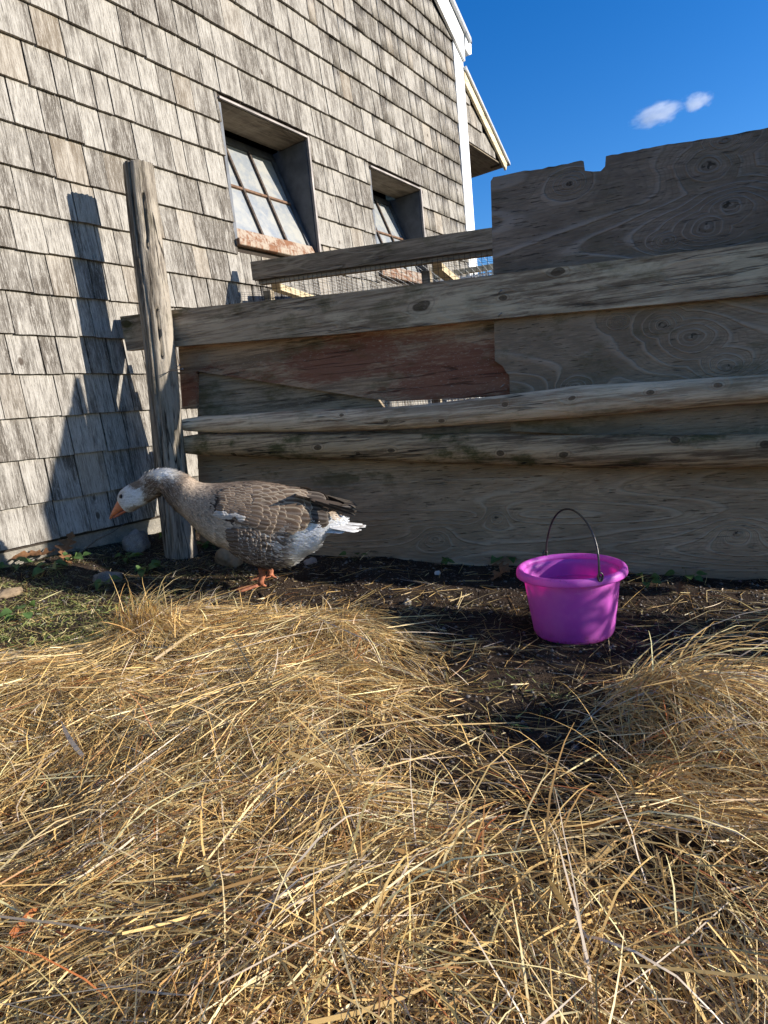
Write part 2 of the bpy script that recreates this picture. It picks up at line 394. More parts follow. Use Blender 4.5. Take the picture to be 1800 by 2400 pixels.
# split pieces by windows and rake
def clip(ci, a, b):
    z0, z1 = CZS[ci], CZS[ci + 1]; zm = z0 + .02
    segs = [(a, b)]
    for wx0, wx1, wz0, wz1 in WINS:
        if z1 - .03 > wz0 and z0 < wz1 - .03:
            out = []
            for p, q in segs:
                if q <= wx0 or p >= wx1: out.append((p, q))
                else:
                    if p < wx0: out.append((p, wx0))
                    if q > wx1: out.append((wx1, q))
            segs = out
    return [(p, q) for p, q in segs if q - p > .02 and rake_z((p + q) / 2) > z0 + .03]
items = []
for ci, a, b in pieces:
    for p, q in clip(ci, a, b):
        ctr = NW * WD + TW * ((p + q) / 2) + Vector((0, 0, WZ + (CZS[ci] + CZS[ci + 1]) / 2)) - CAM
        d = ctr.length; cosv = abs(ctr.normalized().dot(NW))
        # in view?
        yy = ctr.dot(fwd); u = ctr.dot(right) / yy if yy > 0 else 9; v = ctr.dot(up) / yy if yy > 0 else 9
        vis = yy > 0 and abs(u) < .66 and v < .86 and not (u * FPX + 900 > 480 and 1200 - v * FPX > 700)
        items.append((-(q - p) * cosv / d / d if vis else 1, ci, p, q, rs.randrange(28), rs.uniform(-.0025, .0025), rs.uniform(-.0016, .0016), rs.random()))
items.sort(key=lambda t: t[0])
sh_meshes = []
for V, F_ in geos:
    me = mesh_from('shingle', V, F_); me.materials.append(M_SH); sh_meshes.append(me)
massV = []; massF = []; massR = []; nv = 0
for idx, (key, ci, p, q, gi, dz, dy, rr) in enumerate(items):
    h = CZS[ci + 1] - CZS[ci]; g = .0012 + rr * rr * .0030
    rz_top = min(h * 1.0, h)
    if idx < 290 and key < 0:
        o = bpy.data.objects.new('shingle', sh_meshes[gi]); COL.objects.link(o); o.parent = barn
        o.location = (p + g, dy, CZS[ci] + dz); o.scale = (q - p - 2 * g, 1, h)
    else:
        zc = None
        V = np.array(geos[gi][0]); V = V * [q - p - 2 * g, 1, h] + [p + g, dy, CZS[ci] + dz]
        lim = rake_z(V[:, 0]) + .02; V[:, 2] = np.minimum(V[:, 2], lim)
        massV.append(V); massF.append(np.array(geos[gi][1]) + nv); massR.append(np.full(len(V), rr)); nv += len(V)
o = link('shingle_courses', fast_mesh('shingle_courses', np.concatenate(massV), np.concatenate(massF), False, {'rnd': np.concatenate(massR)}), M_SHA, barn); tag(o, kind='stuff')

M_DARKWOOD = plain('dark_sheathing', (.05, .04, .032), .95, .1)
M_WHITE = plain('white_trim_paint', (.80, .79, .76), .45, .3, var=.05, scale=9)
M_CREAM = wood('cream_board', (.72, .60, .40), (.60, .48, .30), .3, .12, moss=0, seed=3, crack=.2)
M_METAL = plain('galvanised_drip_edge', (.45, .46, .47), .4, .5, .7, .2, 30)
M_CONC = N('concrete'); c = M_CONC.obj(); fa_ = M_CONC.noise(c, 14, 6, .7); fb_ = M_CONC.noise(c, 150, 4, .7)
cc = M_CONC.mix(M_CONC.mapr(fa_, .3, .7), (.30, .27, .22), (.17, .155, .13)); cc = M_CONC.mix(M_CONC.mapr(fb_, .5, .75, 0, .6), cc, (.42, .38, .31))
M_CONC.bump(fb_, .9, .006); M_CONC = M_CONC.done(cc, .95, .1)
M_OLDWOOD = wood('old_board', (.24, .195, .14), (.12, .095, .068), .6, .2, seed=5, crack=.3)
M_STEEL = plain('dull_grey_sheet_steel', (.10, .105, .115), .6, .4, .3, .35, 14, .3)
mr = N('rusty_painted_steel'); c = mr.obj(); a1 = mr.noise(c, 11, 6, .7); a2 = mr.noise(mr.vmul(c, (60, 60, 12)), 1, 4, .7)
cc = mr.mix(mr.mapr(mr.math('ADD', mr.math('MULTIPLY', a1, .6), mr.math('MULTIPLY', a2, .4)), .44, .56), (.34, .28, .215), (.20, .095, .05))
cc = mr.mix(mr.mapr(a2, .6, .7, 0, .7), cc, (.09, .035, .015)); mr.bump(a2, .5, .002); M_RUST = mr.done(cc, .8, .2, .1)
M_STRIP = plain('weathered_flashing', (.34, .30, .27), .6, .3, .2, .55, 9, .2)
M_RUSTD = plain('rusty_glazing_bar', (.13, .10, .08), .8, .2, .2, .6, 50)
mgz = N('dusty_window_glass'); c = mgz.obj(); a1 = mgz.noise(c, 7, 5, .7); a2 = mgz.noise(c, 260, 3, .7)
cc = mgz.mix(mgz.mapr(a1, .35, .65), (.36, .35, .31), (.22, .24, .26)); cc = mgz.mix(mgz.mapr(a2, .55, .75, 0, .5), cc, (.36, .35, .31))
M_GLASS = mgz.done(cc, .22, .7)
M_BLACK = plain('interior_shade_black', (.012, .011, .010), .95, .05)

# wall core with openings (solid 0.1 thick), side wall, foundation
bmats = []
def bbox(name, x0, x1, y0, y1, z0, z1, mat, parent=barn, bev=0.0):
    return link(name, box_mesh(name, x0, x1, y0, y1, z0, z1, bev), mat, parent)
core = []
yb0, yb1 = -.0045, .10
xsplit = [-1.3, WINS[0][0], WINS[0][1], WINS[1][0], WINS[1][1], SX1 + .13]
core.append(box_mesh('c', xsplit[0], xsplit[1], yb0, yb1, -.012, 2.9))
core.append(box_mesh('c', xsplit[1], xsplit[2], yb0, yb1, -.012, WINS[0][2])); core.append(box_mesh('c', xsplit[1], xsplit[2], yb0, yb1, WINS[0][3], 2.9))
core.append(box_mesh('c', xsplit[2], xsplit[3], yb0, yb1, -.012, 2.9))
core.append(box_mesh('c', xsplit[3], xsplit[4], yb0, yb1, -.012, WINS[1][2])); core.append(box_mesh('c', xsplit[3], xsplit[4], yb0, yb1, WINS[1][3], 2.9))
core.append(box_mesh('c', xsplit[4], xsplit[5], yb0, yb1, -.012, 2.9))
core.append(prism_mesh('c', [(-1.3, 2.9), (5.33, 2.9), (5.33, 3.38), (2.0, 5.47), (-1.3, 5.47)], yb0, yb1))
link('wall', join_meshes('wall', core), M_DARKWOOD, barn)
bbox('side_wall', 5.20, 5.33, .10, 6, -.012, 3.3, M_OLDWOOD)
bbox('foundation', -1.3, 5.33, .004, .14, -.45, -.012, M_CONC)
bbox('corner_board', 5.207, 5.372, -.024, -.0045, -.012, 3.36, M_WHITE, bev=.002)
bbox('corner_board', 5.331, 5.372, -.004, .12, -.012, 3.33, M_WHITE, bev=.002)
# rake: white board, metal drip edge, roof slab and gutter end
def rk(s, up_): return (s, rake_z(s) + up_)
link('rake_board', prism_mesh('rake_board', [rk(5.372, -.0), rk(5.372, .225), rk(1.0, .225), rk(1.0, .0)], -.045, -.022, .002), M_WHITE, barn)
link('drip_edge', prism_mesh('drip_edge', [rk(5.46, .228), rk(5.46, .262), rk(1.0, .262), rk(1.0, .228)], -.075, .02), M_METAL, barn)
link('roof', prism_mesh('roof', [rk(5.50, .264), rk(5.50, .30), rk(1.0, .30), rk(1.0, .264)], -.06, 6), plain('grey_roof_shingle', (.16, .16, .16), .9, .1), barn)
gut = link('gutter', prism_mesh('gutter', [(5.385, 3.36), (5.45, 3.335), (5.50, 3.36), (5.51, 3.455), (5.40, 3.475)], -.05, 6, .003), M_WHITE, barn)
# windows
for k, (x0, x1, z0, z1) in enumerate(WINS):
    D0 = .22
    bbox('window_head', x0, x1, .0, D0 + .02, z1 - .0, z1 + .018, M_OLDWOOD) if False else None
    wroot = empty('window', (0, 0, 0), 0, barn)
    tag(wroot, 'tilted six pane steel window %s' % ('nearest the fence post' if k == 0 else 'nearest the white corner board'))
    L = lambda nm, me, mt: link(nm, me, mt, wroot)
    L('soffit_board', box_mesh('soffit_board', x0 + .002, x1 - .002, -.01, .215, z1 - .018, z1 - .002), M_OLDWOOD)
    for a in (x0 + .002, x1 - .022): L('reveal_panel', box_mesh('reveal_panel', a, a + .02, -.006, D0 + .05, z0 + .002, z1 - .024), M_STEEL)
    L('edge_strip', box_mesh('edge_strip', x1 - .016, x1 - .002, -.026, -.008, z0 - .02, z1 - .004), M_STRIP)
    L('edge_strip', box_mesh('edge_strip', x0 + .002, x1 - .018, -.026, -.012, z1 - .014, z1 - .004), M_STRIP)
    L('sill', box_mesh('sill', x0 - .005, x1 - .03, -.045, .02, z0 - .03, z0 + .004, .003), M_RUST)
    L('interior_shade_panel', box_mesh('interior_shade_panel', x0 - .3, x1 + .3, .50, .52, z0 - .1, z1 + .4), M_BLACK)  # black panel stands in for the shade inside the barn
    # hopper sash: bottom at the sill, top leaning in
    yb, zb, yt, zt = .012, z0 + .012, .272, z1 - .028
    def sash(u, v, dpt):                      # u 0..1 across, v 0..1 up the sash, dpt outward
        ax = Vector((0, yt - yb, zt - zb)); nrm = Vector((0, -(zt - zb), (yt - yb))).normalized()
        return Vector((x0 + .026 + u * (x1 - x0 - .052), yb, zb)) + ax * v + nrm * dpt
    def bar(nm, u0, u1, v0, v1, d0, d1, mt):
        V = [sash(u, v, d) for d in (d0, d1) for v in (v0, v1) for u in (u0, u1)]
        L(nm, mesh_from(nm, V, [(0, 2, 3, 1), (4, 5, 7, 6), (0, 1, 5, 4), (2, 6, 7, 3), (0, 4, 6, 2), (1, 3, 7, 5)]), mt)
    bar('sash_rail', 0, 1, 0, .085, -.012, .016, M_RUST); bar('sash_rail', 0, 1, .93, 1, -.012, .010, M_STEEL)
    bar('sash_stile', 0, .045, .087, .928, -.012, .010, M_STEEL); bar('sash_stile', .955, 1, .087, .928, -.012, .010, M_STEEL)
    for j in range(3):
        for i_ in range(2):
            ua, ub = .045 + j * .3033, .045 + (j + 1) * .3033; va, vb = (.087, .50) if i_ == 0 else (.50, .928)
            bar('pane', ua + .003, ub - .003, va + .002, vb - .002, -.004, -.001, M_GLASS)
    for j in (1, 2): bar('glazing_bar', .045 + j * .3033 - .011, .045 + j * .3033 + .011, .088, .927, 0, .014, M_RUSTD)
    bar('glazing_bar', .047, .953, .49, .51, 0, .0125, plain('orange_rust', (.22, .13, .08), .8, .2, .1, .5, 40))
# lean-to roof end beyond the corner
add = empty('lean_to_roof', (0, 0, 0), 0, barn); tag(add, 'cream edged lean-to roof end jutting past the white corner board')
def az_(s): return 3.19 - (s - 5.38) * .652
m_ = []
V0 = 2.645
link('gable_wall', prism_mesh('gable_wall', [(5.40, V0), (6.10, V0), (6.10, az_(6.10) - .10), (5.40, az_(5.40) - .10)], .012, .10), M_DARKWOOD, add)
zz = [2.645, 2.80, 2.96, 3.12]
for ci in range(3):
    x = 5.39
    while x < 6.12:
        wd = rs.uniform(.08, .14); q = min(x + wd, 6.14)
        z0 = zz[ci]; z1 = zz[ci + 1]
        if az_(q) - .09 > z0 + .01:
            V = np.array(geos[rs.randrange(28)][0]) * [q - x - .003, 1, z1 - z0] + [x, .012, z0]
            V[:, 2] = np.minimum(V[:, 2], az_(V[:, 0]) - .085)
            link('shingle', mesh_from('shingle', V, geos[0][1]), M_SH, add)
        x = q
link('rake_board', prism_mesh('rake_board', [(5.375, az_(5.375) - .10), (6.17, az_(6.17) - .09), (6.20, 2.655), (6.20, az_(6.20) + .0), (5.375, az_(5.375) + .0)], -.03, -.008, .002), M_CREAM, add)
link('drip_edge', prism_mesh('drip_edge', [(5.375, az_(5.375) + .003), (6.23, az_(6.23) + .003), (6.23, az_(6.23) + .03), (5.375, az_(5.375) + .03)], -.05, 1.2), M_METAL, add)
link('soffit', prism_mesh('soffit', [(5.39, V0 - .012), (6.195, V0 - .012), (6.195, V0 - .001), (5.39, V0 - .001)], .0, .50), M_OLDWOOD, add)
link('eave_board', box_mesh('eave_board', 6.14, 6.19, .0, .50, V0, 2.66), M_OLDWOOD, add)

# ================================================================== FENCE
fence_root = empty('wooden_fence', (FA.x, FA.y, 0), FAZ)
tag(fence_root, 'weathered fence of patched boards, plywood and split log rails', 'fence')
def FP(px, off): P = fence(px, off); return (P.x, P.z)
def refine(pts, rag, step=.02, seedv=1):      # add points along an outline with a little raggedness
    out = []; rr_ = random.Random(seedv)
    for (a, b), fl in zip(zip(pts, pts[1:] + pts[:1]), rag):
        out.append(a); d = math.hypot(b[0] - a[0], b[1] - a[1]); n = int(d / step)
        if fl and n > 1:
            for k in range(1, n):
                t = k / n; out.append((a[0] + (b[0] - a[0]) * t + rr_.uniform(-fl, fl) * .3, a[1] + (b[1] - a[1]) * t + rr_.uniform(-fl, fl)))
    return out
W_TOP = wood('top_rail_wood', (.50, .375, .25), (.16, .11, .07), .8, .10, (1.2, 1, 6), moss=.7, zmoss=(.82, 1.18), seed=1.3, chips=.4, pale=.35, ks=KN((996, 718, .026), (1310, 640, .02), (1180, 700, .012), (308, 760, .022)))
W_PLY1 = plywood('upper_plywood', (.25, .185, .137), (.39, .32, .265), 17, (.55, .01, 3.0), 12.1, moss=.2, ks=KN((1700, 330, .022), (1658, 388, .026), (1712, 478, .030), (1652, 532, .028), (1335, 428, .013), (1560, 566, .013)))
W_PLY2 = plywood('middle_plywood', (.32, .235, .16), (.42, .33, .245), 17, (.5, .01, 3.4), 21.4, moss=.45, pale=.6, ks=KN((1556, 760, .018), (1620, 790, .026), (1700, 865, .022), (1345, 908, .015), (1450, 755, .007)))
W_RED = wood('red_stained_board', (.42, .29, .185), (.17, .115, .075), .7, .05, moss=.45, red=-.02, chips=.6, seed=4.4)
W_GREY = wood('grey_board', (.34, .265, .18), (.12, .09, .062), .7, .08, moss=.55, chips=.5, seed=33.0)
W_LOW = plywood('lower_plywood', (.43, .295, .18), (.50, .37, .25), 15, (.45, .01, 4.5), 8.8, moss=.85, zmoss=(.22, .50), pale=.25, ks=KN((1730, 1250, .02), (1020, 1265, .015), (1160, 1215, .012)))
W_LOG = wood('log_wood_pale', (.74, .56, .37), (.26, .16, .09), 1.3, .05, moss=.35, seed=9.9, crack=.9, ks=KN((1190, 948, .010), (1341, 935, .010), (1516, 921, .011), (1674, 901, .011), (924, 985, .008), (1050, 983, .010), (820, 970, .008)))
W_LOG2 = wood('log_wood_mossy', (.52, .35, .19), (.13, .08, .045), 1.3, .05, moss=.85, seed=15.0, crack=.9, ks=KN((938, 1050, .012), (770, 1042, .014), (576, 1060, .011), (860, 1056, .009), (1181, 1057, .013), (1322, 1057, .014), (1575, 1028, .014), (1772, 1037, .015), (660, 1056, .007)))
W_POST = wood('post_wood', (.33, .285, .225), (.075, .06, .045), 1.6, .06, moss=.2, seed=2.2, axis='Z', crack=.95)

def fpanel(name, px, off, th, mat, rag=None, bev=.0015, sv=1):
    pts = [FP(q, off) for q in px]
    pts = refine(pts, rag or [0] * len(pts), .018, sv)
    return link(name, prism_mesh(name, pts, off, off + th, bev if not rag else 0), mat, fence_root)
XR = 2500                                     # the fence runs on past the right of the picture
def ext(a, b, x):                             # extend the pixel line a-b to column x
    return (x, a[1] + (b[1] - a[1]) * (x - a[0]) / (b[0] - a[0]))
# top rail: continues right and left behind the post
tl, tr = (286, 744), (1800, 567); tl2, tr2 = (293, 823), (1800, 690)
tm, tm2 = (407, 726), (407, 812)
fpanel('top_rail', [(281, 742), tm, (800, 687), (1150, 645), tr, ext((1150, 645), tr, XR), ext((1150, 748), tr2, XR), tr2, (1150, 748), (800, 782), tm2, (297, 822)], 0.0, .034, W_TOP, rag=[.0] * 12)
# upper plywood with the broken notch
up_ = [(1150, 425), (1156, 415), (1215, 403), (1300, 390), (1362, 376), (1368, 378), (1371, 400), (1390, 402), (1408, 401), (1418, 390), (1420, 366),
       (1550, 341), (1700, 318), (1800, 299), ext((1420, 366), (1800, 299), XR), ext((1156, 640), (1800, 590), XR), (1156, 642)]
fpanel('plywood_panel', up_, .036, .016, W_PLY1, rag=[0, .0012, .0025, .0018, .0, .002, .004, .004, .002, .0015, .0015, .0015, .0015, 0, 0, 0, .001], sv=4)
# middle: red board, plywood, grey board behind
fpanel('red_board', [(417, 800), (1260, 730), (1262, 925), (915, 941), (460, 870), (460, 958), (427, 958)], .060, .02, W_RED, rag=[0, 0, 0, .0008, 0, 0, 0])
fpanel('plywood_panel', [(1160, 736), (1800, 668), ext((1160, 736), (1800, 668), XR), ext((1190, 1020), (1800, 1030), XR), (1800, 1025), (1192, 1000), (1192, 880), (1181, 862), (1160, 846)], .057, .016, W_PLY2, rag=[0, 0, 0, 0, 0, 0, .001, .003, .002]) if False else None
fpanel('plywood_panel', [(1157, 720), (1800, 655), ext((1157, 720), (1800, 655), XR), (XR, 1040), (1800, 1040), (1197, 1010), (1194, 880), (1186, 872), (1178, 858), (1160, 846)], .0365, .0155, W_PLY2, rag=[0, 0, 0, 0, 0, 0, .0015, .002, .003, .002])
fpanel('grey_board', [(463, 850), (880, 926), (905, 962), (XR, 962), (XR, 1050), (463, 1050)], .083, .02, W_GREY)
fpanel('grey_board', [(463, 1010), (XR, 1000), (XR, 1100), (463, 1100)], .105, .02, W_GREY)
fpanel('plywood_panel', [(464, 1068), (1200, 1085), (1800, 1085), ext((464, 1068), (1800, 1085), XR), (XR, 1500), (1800, 1440), (1330, 1410), (760, 1380), (470, 1370)], .0365, .018, W_LOW, rag=[0, 0, 0, 0, .002, .003, .003, .003, 0], sv=9)
# log rails
def log(name, top, bot, off, mat, sv):
    rr_ = random.Random(sv); pts = []; rad = []
    n = 44; xa, xb = top[0][0], top[-1][0]
    for k in range(n):
        x = xa + (xb - xa) * k / (n - 1)
        yt = np.interp(x, [q[0] for q in top], [q[1] for q in top]); yb_ = np.interp(x, [q[0] for q in bot], [q[1] for q in bot])
        a = fence((x, yt), off); b = fence((x, yb_), off)
        rd = (a.z - b.z) / 2; pts.append(Vector((a.x, off, (a.z + b.z) / 2))); rad.append(rd)
    n2 = 20; V = []; F_ = []
    tang = Vector((1, 0, 0))
    for i_, (p_, r_) in enumerate(zip(pts, rad)):
        endf = 1.0
        if i_ == 0: endf = .80
        for k in range(n2):
            an = 2 * math.pi * k / n2
            q = Vector((p_.x * 3 + sv, math.cos(an) * .9, math.sin(an) * .9))
            rr2 = r_ * endf * (1 + .10 * mnoise.noise(q) + .06 * mnoise.noise(Vector((p_.x * 12, math.cos(an) * 3, math.sin(an) * 3 + sv))))
            V.append((p_.x, p_.y + math.cos(an) * rr2 * .9, p_.z + math.sin(an) * rr2))
    for i_ in range(n - 1):
        for k in range(n2):
            k2 = (k + 1) % n2; F_.append((i_ * n2 + k, i_ * n2 + k2, (i_ + 1) * n2 + k2, (i_ + 1) * n2 + k))
    F_.append(tuple(range(n2))); F_.append(tuple((n - 1) * n2 + k for k in range(n2))[::-1])
    me = mesh_from(name, V, F_, True); return link(name, me, mat, fence_root)
log('log_rail', [(430, 978), (600, 968), (900, 953), (1020, 945), (1350, 905), (1800, 877), (XR, 826)], [(430, 1014), (600, 1014), (900, 1010), (1350, 978), (1800, 943), (XR, 880)], -.035, W_LOG, 3)
log('log_rail', [(420, 1020), (480, 1016), (900, 1016), (1350, 1018), (1800, 1018), (XR, 1018)], [(420, 1066), (480, 1068), (900, 1082), (1350, 1096), (1800, 1098), (XR, 1110)], -.038, W_LOG2, 8)
# post (leaning), split and weathered
def wallp(px, dist): return on_plane(px, NW, WD, -dist)
pt = wallp((325, 386), .265); pb = wallp((422, 1272), .30)
to_l = lambda P: Vector(((P - FA).dot(FT), (P - FA).dot(FN), P.z))
pt, pb = to_l(pt), to_l(pb); pb = pb + (pb - pt).normalized() * .12
V = []; F_ = []; n, n2 = 190, 72
def post_w(t): return .0585 + .0085 * (1 - t)
for i_ in range(n):
    t = i_ / (n - 1); c_ = pb.lerp(pt, t)
    for k in range(n2):
        an = 2 * math.pi * k / n2
        q = Vector((math.cos(an) * 1.1, math.sin(an) * 1.1, c_.z * 1.6))
        r_ = post_w(t) * (1 + .13 * mnoise.noise(q) + .035 * mnoise.noise(Vector((math.cos(an) * 7, math.sin(an) * 7, c_.z * 2))))
        # long checks (splits)
        for a0, wd_, dep in ((4.05, .06, .03), (4.85, .07, .03), (2.3, .07, .02)):
            dd = abs((an - a0 + .15 * math.sin(c_.z * 5) + math.pi) % (2 * math.pi) - math.pi)
            if dd < .07: r_ -= dep * (1 - dd / .07) * (.35 + .65 * abs(mnoise.noise(Vector((a0, 0, c_.z * 2.5)))) * 2) * .6
        for a0, hw_, t0_, t1_, dep in ((5.42, .10, .79, .925, .026), (5.55, .09, .53, .655, .024), (5.9, .10, .22, .36, .022), (4.45, .05, .40, .60, .010)):
            dd = abs(an - a0 + .05 * mnoise.noise(Vector((0, a0, c_.z * 22)))); 
            if dd < hw_ and t0_ < t < t1_: r_ -= dep * min(1, (hw_ - dd) / (hw_ * .35)) * min(1, min(t - t0_, t1_ - t) / .008)
        r_ += .0022 * mnoise.noise(Vector((math.cos(an) * 22, math.sin(an) * 22, c_.z * 6)))
        zt = 0
        if i_ == n - 1: zt = .012 * mnoise.noise(Vector((math.cos(an) * 5, math.sin(an) * 5, 3))) - .004
        V.append((c_.x + math.cos(an) * r_, c_.y + math.sin(an) * r_, c_.z + zt))
for i_ in range(n - 1):
    for k in range(n2):
        k2 = (k + 1) % n2; F_.append((i_ * n2 + k, i_ * n2 + k2, (i_ + 1) * n2 + k2, (i_ + 1) * n2 + k))
V.append((pt.x, pt.y, pt.z - .012)); cidx = len(V) - 1
for k in range(n2): F_.append(((n - 1) * n2 + k, (n - 1) * n2 + (k + 1) % n2, cidx))
link('post', mesh_from('post', V, F_, True), W_POST, fence_root)
# mortise slots cut in the post front: dark recessed blocks would be fake, so real chipped slots stand as thin wedges of splintered wood
M_NAIL = plain('grey_nail_steel', (.28, .26, .24), .5, .5, .8, .3, 60)
def P2(px, off): q = fence(px, off); return q
for a, b in (((383, 878), (421, 856)), ((396, 870), (428, 865))):
    A_ = P2(a, -.10); B_ = P2(b, -.15)
    link('nail', join_meshes('nail', [tube_mesh('n', [A_, B_], .0016, 6), tube_mesh('n', [B_, B_ + (B_ - A_).normalized() * .0015], .0045, 8)]), M_NAIL, fence_root)
for q in ((1167, 690), (1167, 743), (1172, 910)):
    A_ = P2(q, .0 if q[1] < 800 else .018); B_ = A_ + Vector((.016, -.006, .012))
    link('nail', tube_mesh('nail', [A_ + Vector((0, .01, 0)), A_ + Vector((.002, -.006, .003)), B_], .0022, 6), M_NAIL, fence_root)

# ================================================================== PEN behind the fence
PB = Vector((-.55911, 3.39071, CZ))
pen = empty('wire_pen', PB, FAZ); tag(pen, 'low timber and wire mesh pen behind the fence, below the barn windows', 'pen')
W_PEN = wood('pen_board', (.34, .26, .18), (.12, .09, .062), .7, .35, (1.6, 1, 8), moss=.5, seed=40.0, cfreq=7)
W_PEN2 = wood('pen_batten', (.34, .28, .20), (.20, .16, .11), .6, .1, moss=.3, seed=47.0)
W_PALE = wood('pale_pen_timber', (.62, .50, .31), (.48, .38, .24), .4, .1, seed=52.0, crack=.2)  # pale cream timber for the roof beams and back rails
M_WIRE = plain('dark_welded_wire', (.05, .045, .04), .6, .4, .5, .3, 80)
M_WIREL = plain('bright_netting_wire', (.50, .50, .49), .5, .4, .4, .2, 80)
def slope(t): return -.0445 * t
def pb_(name, t0, t1, z0, z1, y0, y1, mat):
    V = [(t, y, z + slope(t)) for y in (y0, y1) for t in (t0, t1) for z in (z0, z1)]
    return link(name, mesh_from(name, V, [(0, 2, 3, 1), (4, 5, 7, 6), (0, 1, 5, 4), (2, 6, 7, 3), (0, 4, 6, 2), (1, 3, 7, 5)]), mat, pen)
pb_('top_board', -.005, 2.1, .747, .838, 0, .034, W_PEN)
pb_('batten', .022, 2.1, .724, .744, .012, .05, W_PEN2)
pb_('base_board', .0, 2.1, -.50, -.40, 0, .034, W_PEN)
for t in (.02, .885, 1.75): pb_('post', t, t + .042, -.55, .698, .052, .095, W_PEN2)
for t in (.05, .93, 1.8):
    pb_('roof_beam', t, t + .05, .70, .735, .10, 1.3, W_PALE)
pb_('back_rail', 0, 2.1, .705, .742, 1.31, 1.35, W_PALE)
pb_('back_rail', 0, 2.1, .2, .245, 1.31, 1.35, W_PALE)
def wire_sheet(name, fn_, nu, nv_, r, mat):
    V = []; F_ = []
    def seg(a, b):
        a, b = Vector(a), Vector(b); d = (b - a).normalized(); o = d.orthogonal().normalized(); q = d.cross(o); n0 = len(V)
        for p_ in (a, b):
            for k in range(3): an = 2.094 * k; V.append(p_ + (o * math.cos(an) + q * math.sin(an)) * r)
        for k in range(3): k2 = (k + 1) % 3; F_.append((n0 + k, n0 + k2, n0 + 3 + k2, n0 + 3 + k))
    for i_ in range(nu + 1): seg(fn_(i_ / nu, 0), fn_(i_ / nu, 1))
    for j in range(nv_ + 1): seg(fn_(0, j / nv_), fn_(1, j / nv_))
    o = link(name, mesh_from(name, V, F_), mat, pen); tag(o, kind='stuff'); return o
wire_sheet('front_mesh', lambda u, v: (.02 + u * 2.05, .006 + .003 * math.sin(u * 40 + v * 3), -.45 + v * 1.19 + slope(u * 2.05)), 79, 25, .0013, M_WIRE)
wire_sheet('roof_mesh', lambda u, v: (.02 + u * 2.05, .05 + v * 1.28, .742 + slope(u * 2.05) - .02 * math.sin(v * 3.14)), 60, 40, .0009, M_WIREL)
wire_sheet('back_mesh', lambda u, v: (.02 + u * 2.05, 1.33, -.45 + v * 1.15 + slope(u * 2.05)), 90, 52, .0014, M_WIREL)
# white lattice screen standing beyond the pen
lat = empty('lattice_screen', PB + FN * 2.1 + FT * .2, FAZ); tag(lat, 'white painted lattice screen seen through the mesh of the pen', 'lattice')
V = []; F_ = []
def addbox(V, F_, x0, x1, y0, y1, z0, z1):
    n0 = len(V); V += [(x, y, z) for y in (y0, y1) for x in (x0, x1) for z in (z0, z1)]
    F_ += [tuple(n0 + i_ for i_ in f) for f in [(0, 2, 3, 1), (4, 5, 7, 6), (0, 1, 5, 4), (2, 6, 7, 3), (0, 4, 6, 2), (1, 3, 7, 5)]]
for k in range(62): addbox(V, F_, -1.0, 2.2, 0, .008, -.6 + k * .026, -.6 + k * .026 + .015)
for k in range(64): addbox(V, F_, -1.0 + k * .05, -.984 + k * .05, .010, .018, -.6, 1.02)
o = link('slats', mesh_from('slats', V, F_), M_WHITE, lat); tag(o, kind='stuff')
link('rail', box_mesh('rail', -1.02, 2.22, -.01, .03, 1.021, 1.06), M_CREAM, lat)

# ================================================================== HAY
P2w = lambda q: (gpt(q).x, gpt(q).y)
GX0, GX1, GY0, GY1, GS = -3.4, 3.0, -1.4, 3.4, .01
gxn, gyn = int((GX1 - GX0) / GS), int((GY1 - GY0) / GS)
gxx, gyy = np.meshgrid(GX0 + (np.arange(gxn) + .5) * GS, GY0 + (np.arange(gyn) + .5) * GS)
def inpoly(poly):
    x, y = gxx, gyy; ins = np.zeros(x.shape, bool); n = len(poly); j = n - 1
    for i_ in range(n):
        xi, yi = poly[i_]; xj, yj = poly[j]
        ins ^= ((yi > y) != (yj > y)) & (x < (xj - xi) * (y - yi) / (yj - yi + 1e-12) + xi); j = i_
    return ins.astype(float)
def blur(a, m):
    k = max(1, int(m / GS))
    for _ in range(3):
        for ax in (0, 1):
            p_ = np.pad(a, [(k, k) if x_ == ax else (0, 0) for x_ in (0, 1)], mode='edge'); c_ = np.cumsum(p_, axis=ax)
            c_ = np.insert(c_, 0, 0, axis=ax)
            a = (np.take(c_, range(2 * k + 1, c_.shape[ax]), axis=ax) - np.take(c_, range(0, c_.shape[ax] - 2 * k - 1), axis=ax)) / (2 * k + 1)
    return a
def samp(A_, x, y):
    fx = np.clip((np.asarray(x) - GX0) / GS - .5, 0, gxn - 2); fy = np.clip((np.asarray(y) - GY0) / GS - .5, 0, gyn - 2)
    xi = fx.astype(int); yi = fy.astype(int); fx = fx - xi; fy = fy - yi
    return (A_[yi, xi] * (1 - fx) + A_[yi, xi + 1] * fx) * (1 - fy) + (A_[yi + 1, xi] * (1 - fx) + A_[yi + 1, xi + 1] * fx) * fy
hay_poly = [P2w(q) for q in [(-1500, 1600), (-600, 1560), (0, 1580), (200, 1530), (290, 1480), (400, 1446), (820, 1450), (920, 1500), (1000, 1600), (1010, 1700), (940, 1800), (960, 1950), (1150, 2060), (1420, 2010), (1500, 1900), (1440, 1780), (1480, 1690), (1600, 1640), (1800, 1590), (2600, 1570)]] + [(2.6, .6), (2.6, -1.3), (-3.2, -1.3)]
A_full = inpoly(hay_poly)
mid_poly = [P2w(q) for q in [(880, 1440), (1200, 1540), (1480, 1560), (1480, 1380), (2200, 1400), (2200, 2100), (900, 2100)]]
A_mid = inpoly(mid_poly)
nz = vnoise(gxx, gyy, 9, 3)
dens = np.clip(blur(A_full, .06) + .26 * blur(A_mid, .09) * (.15 + nz * 1.1) + .045, 0, 1)
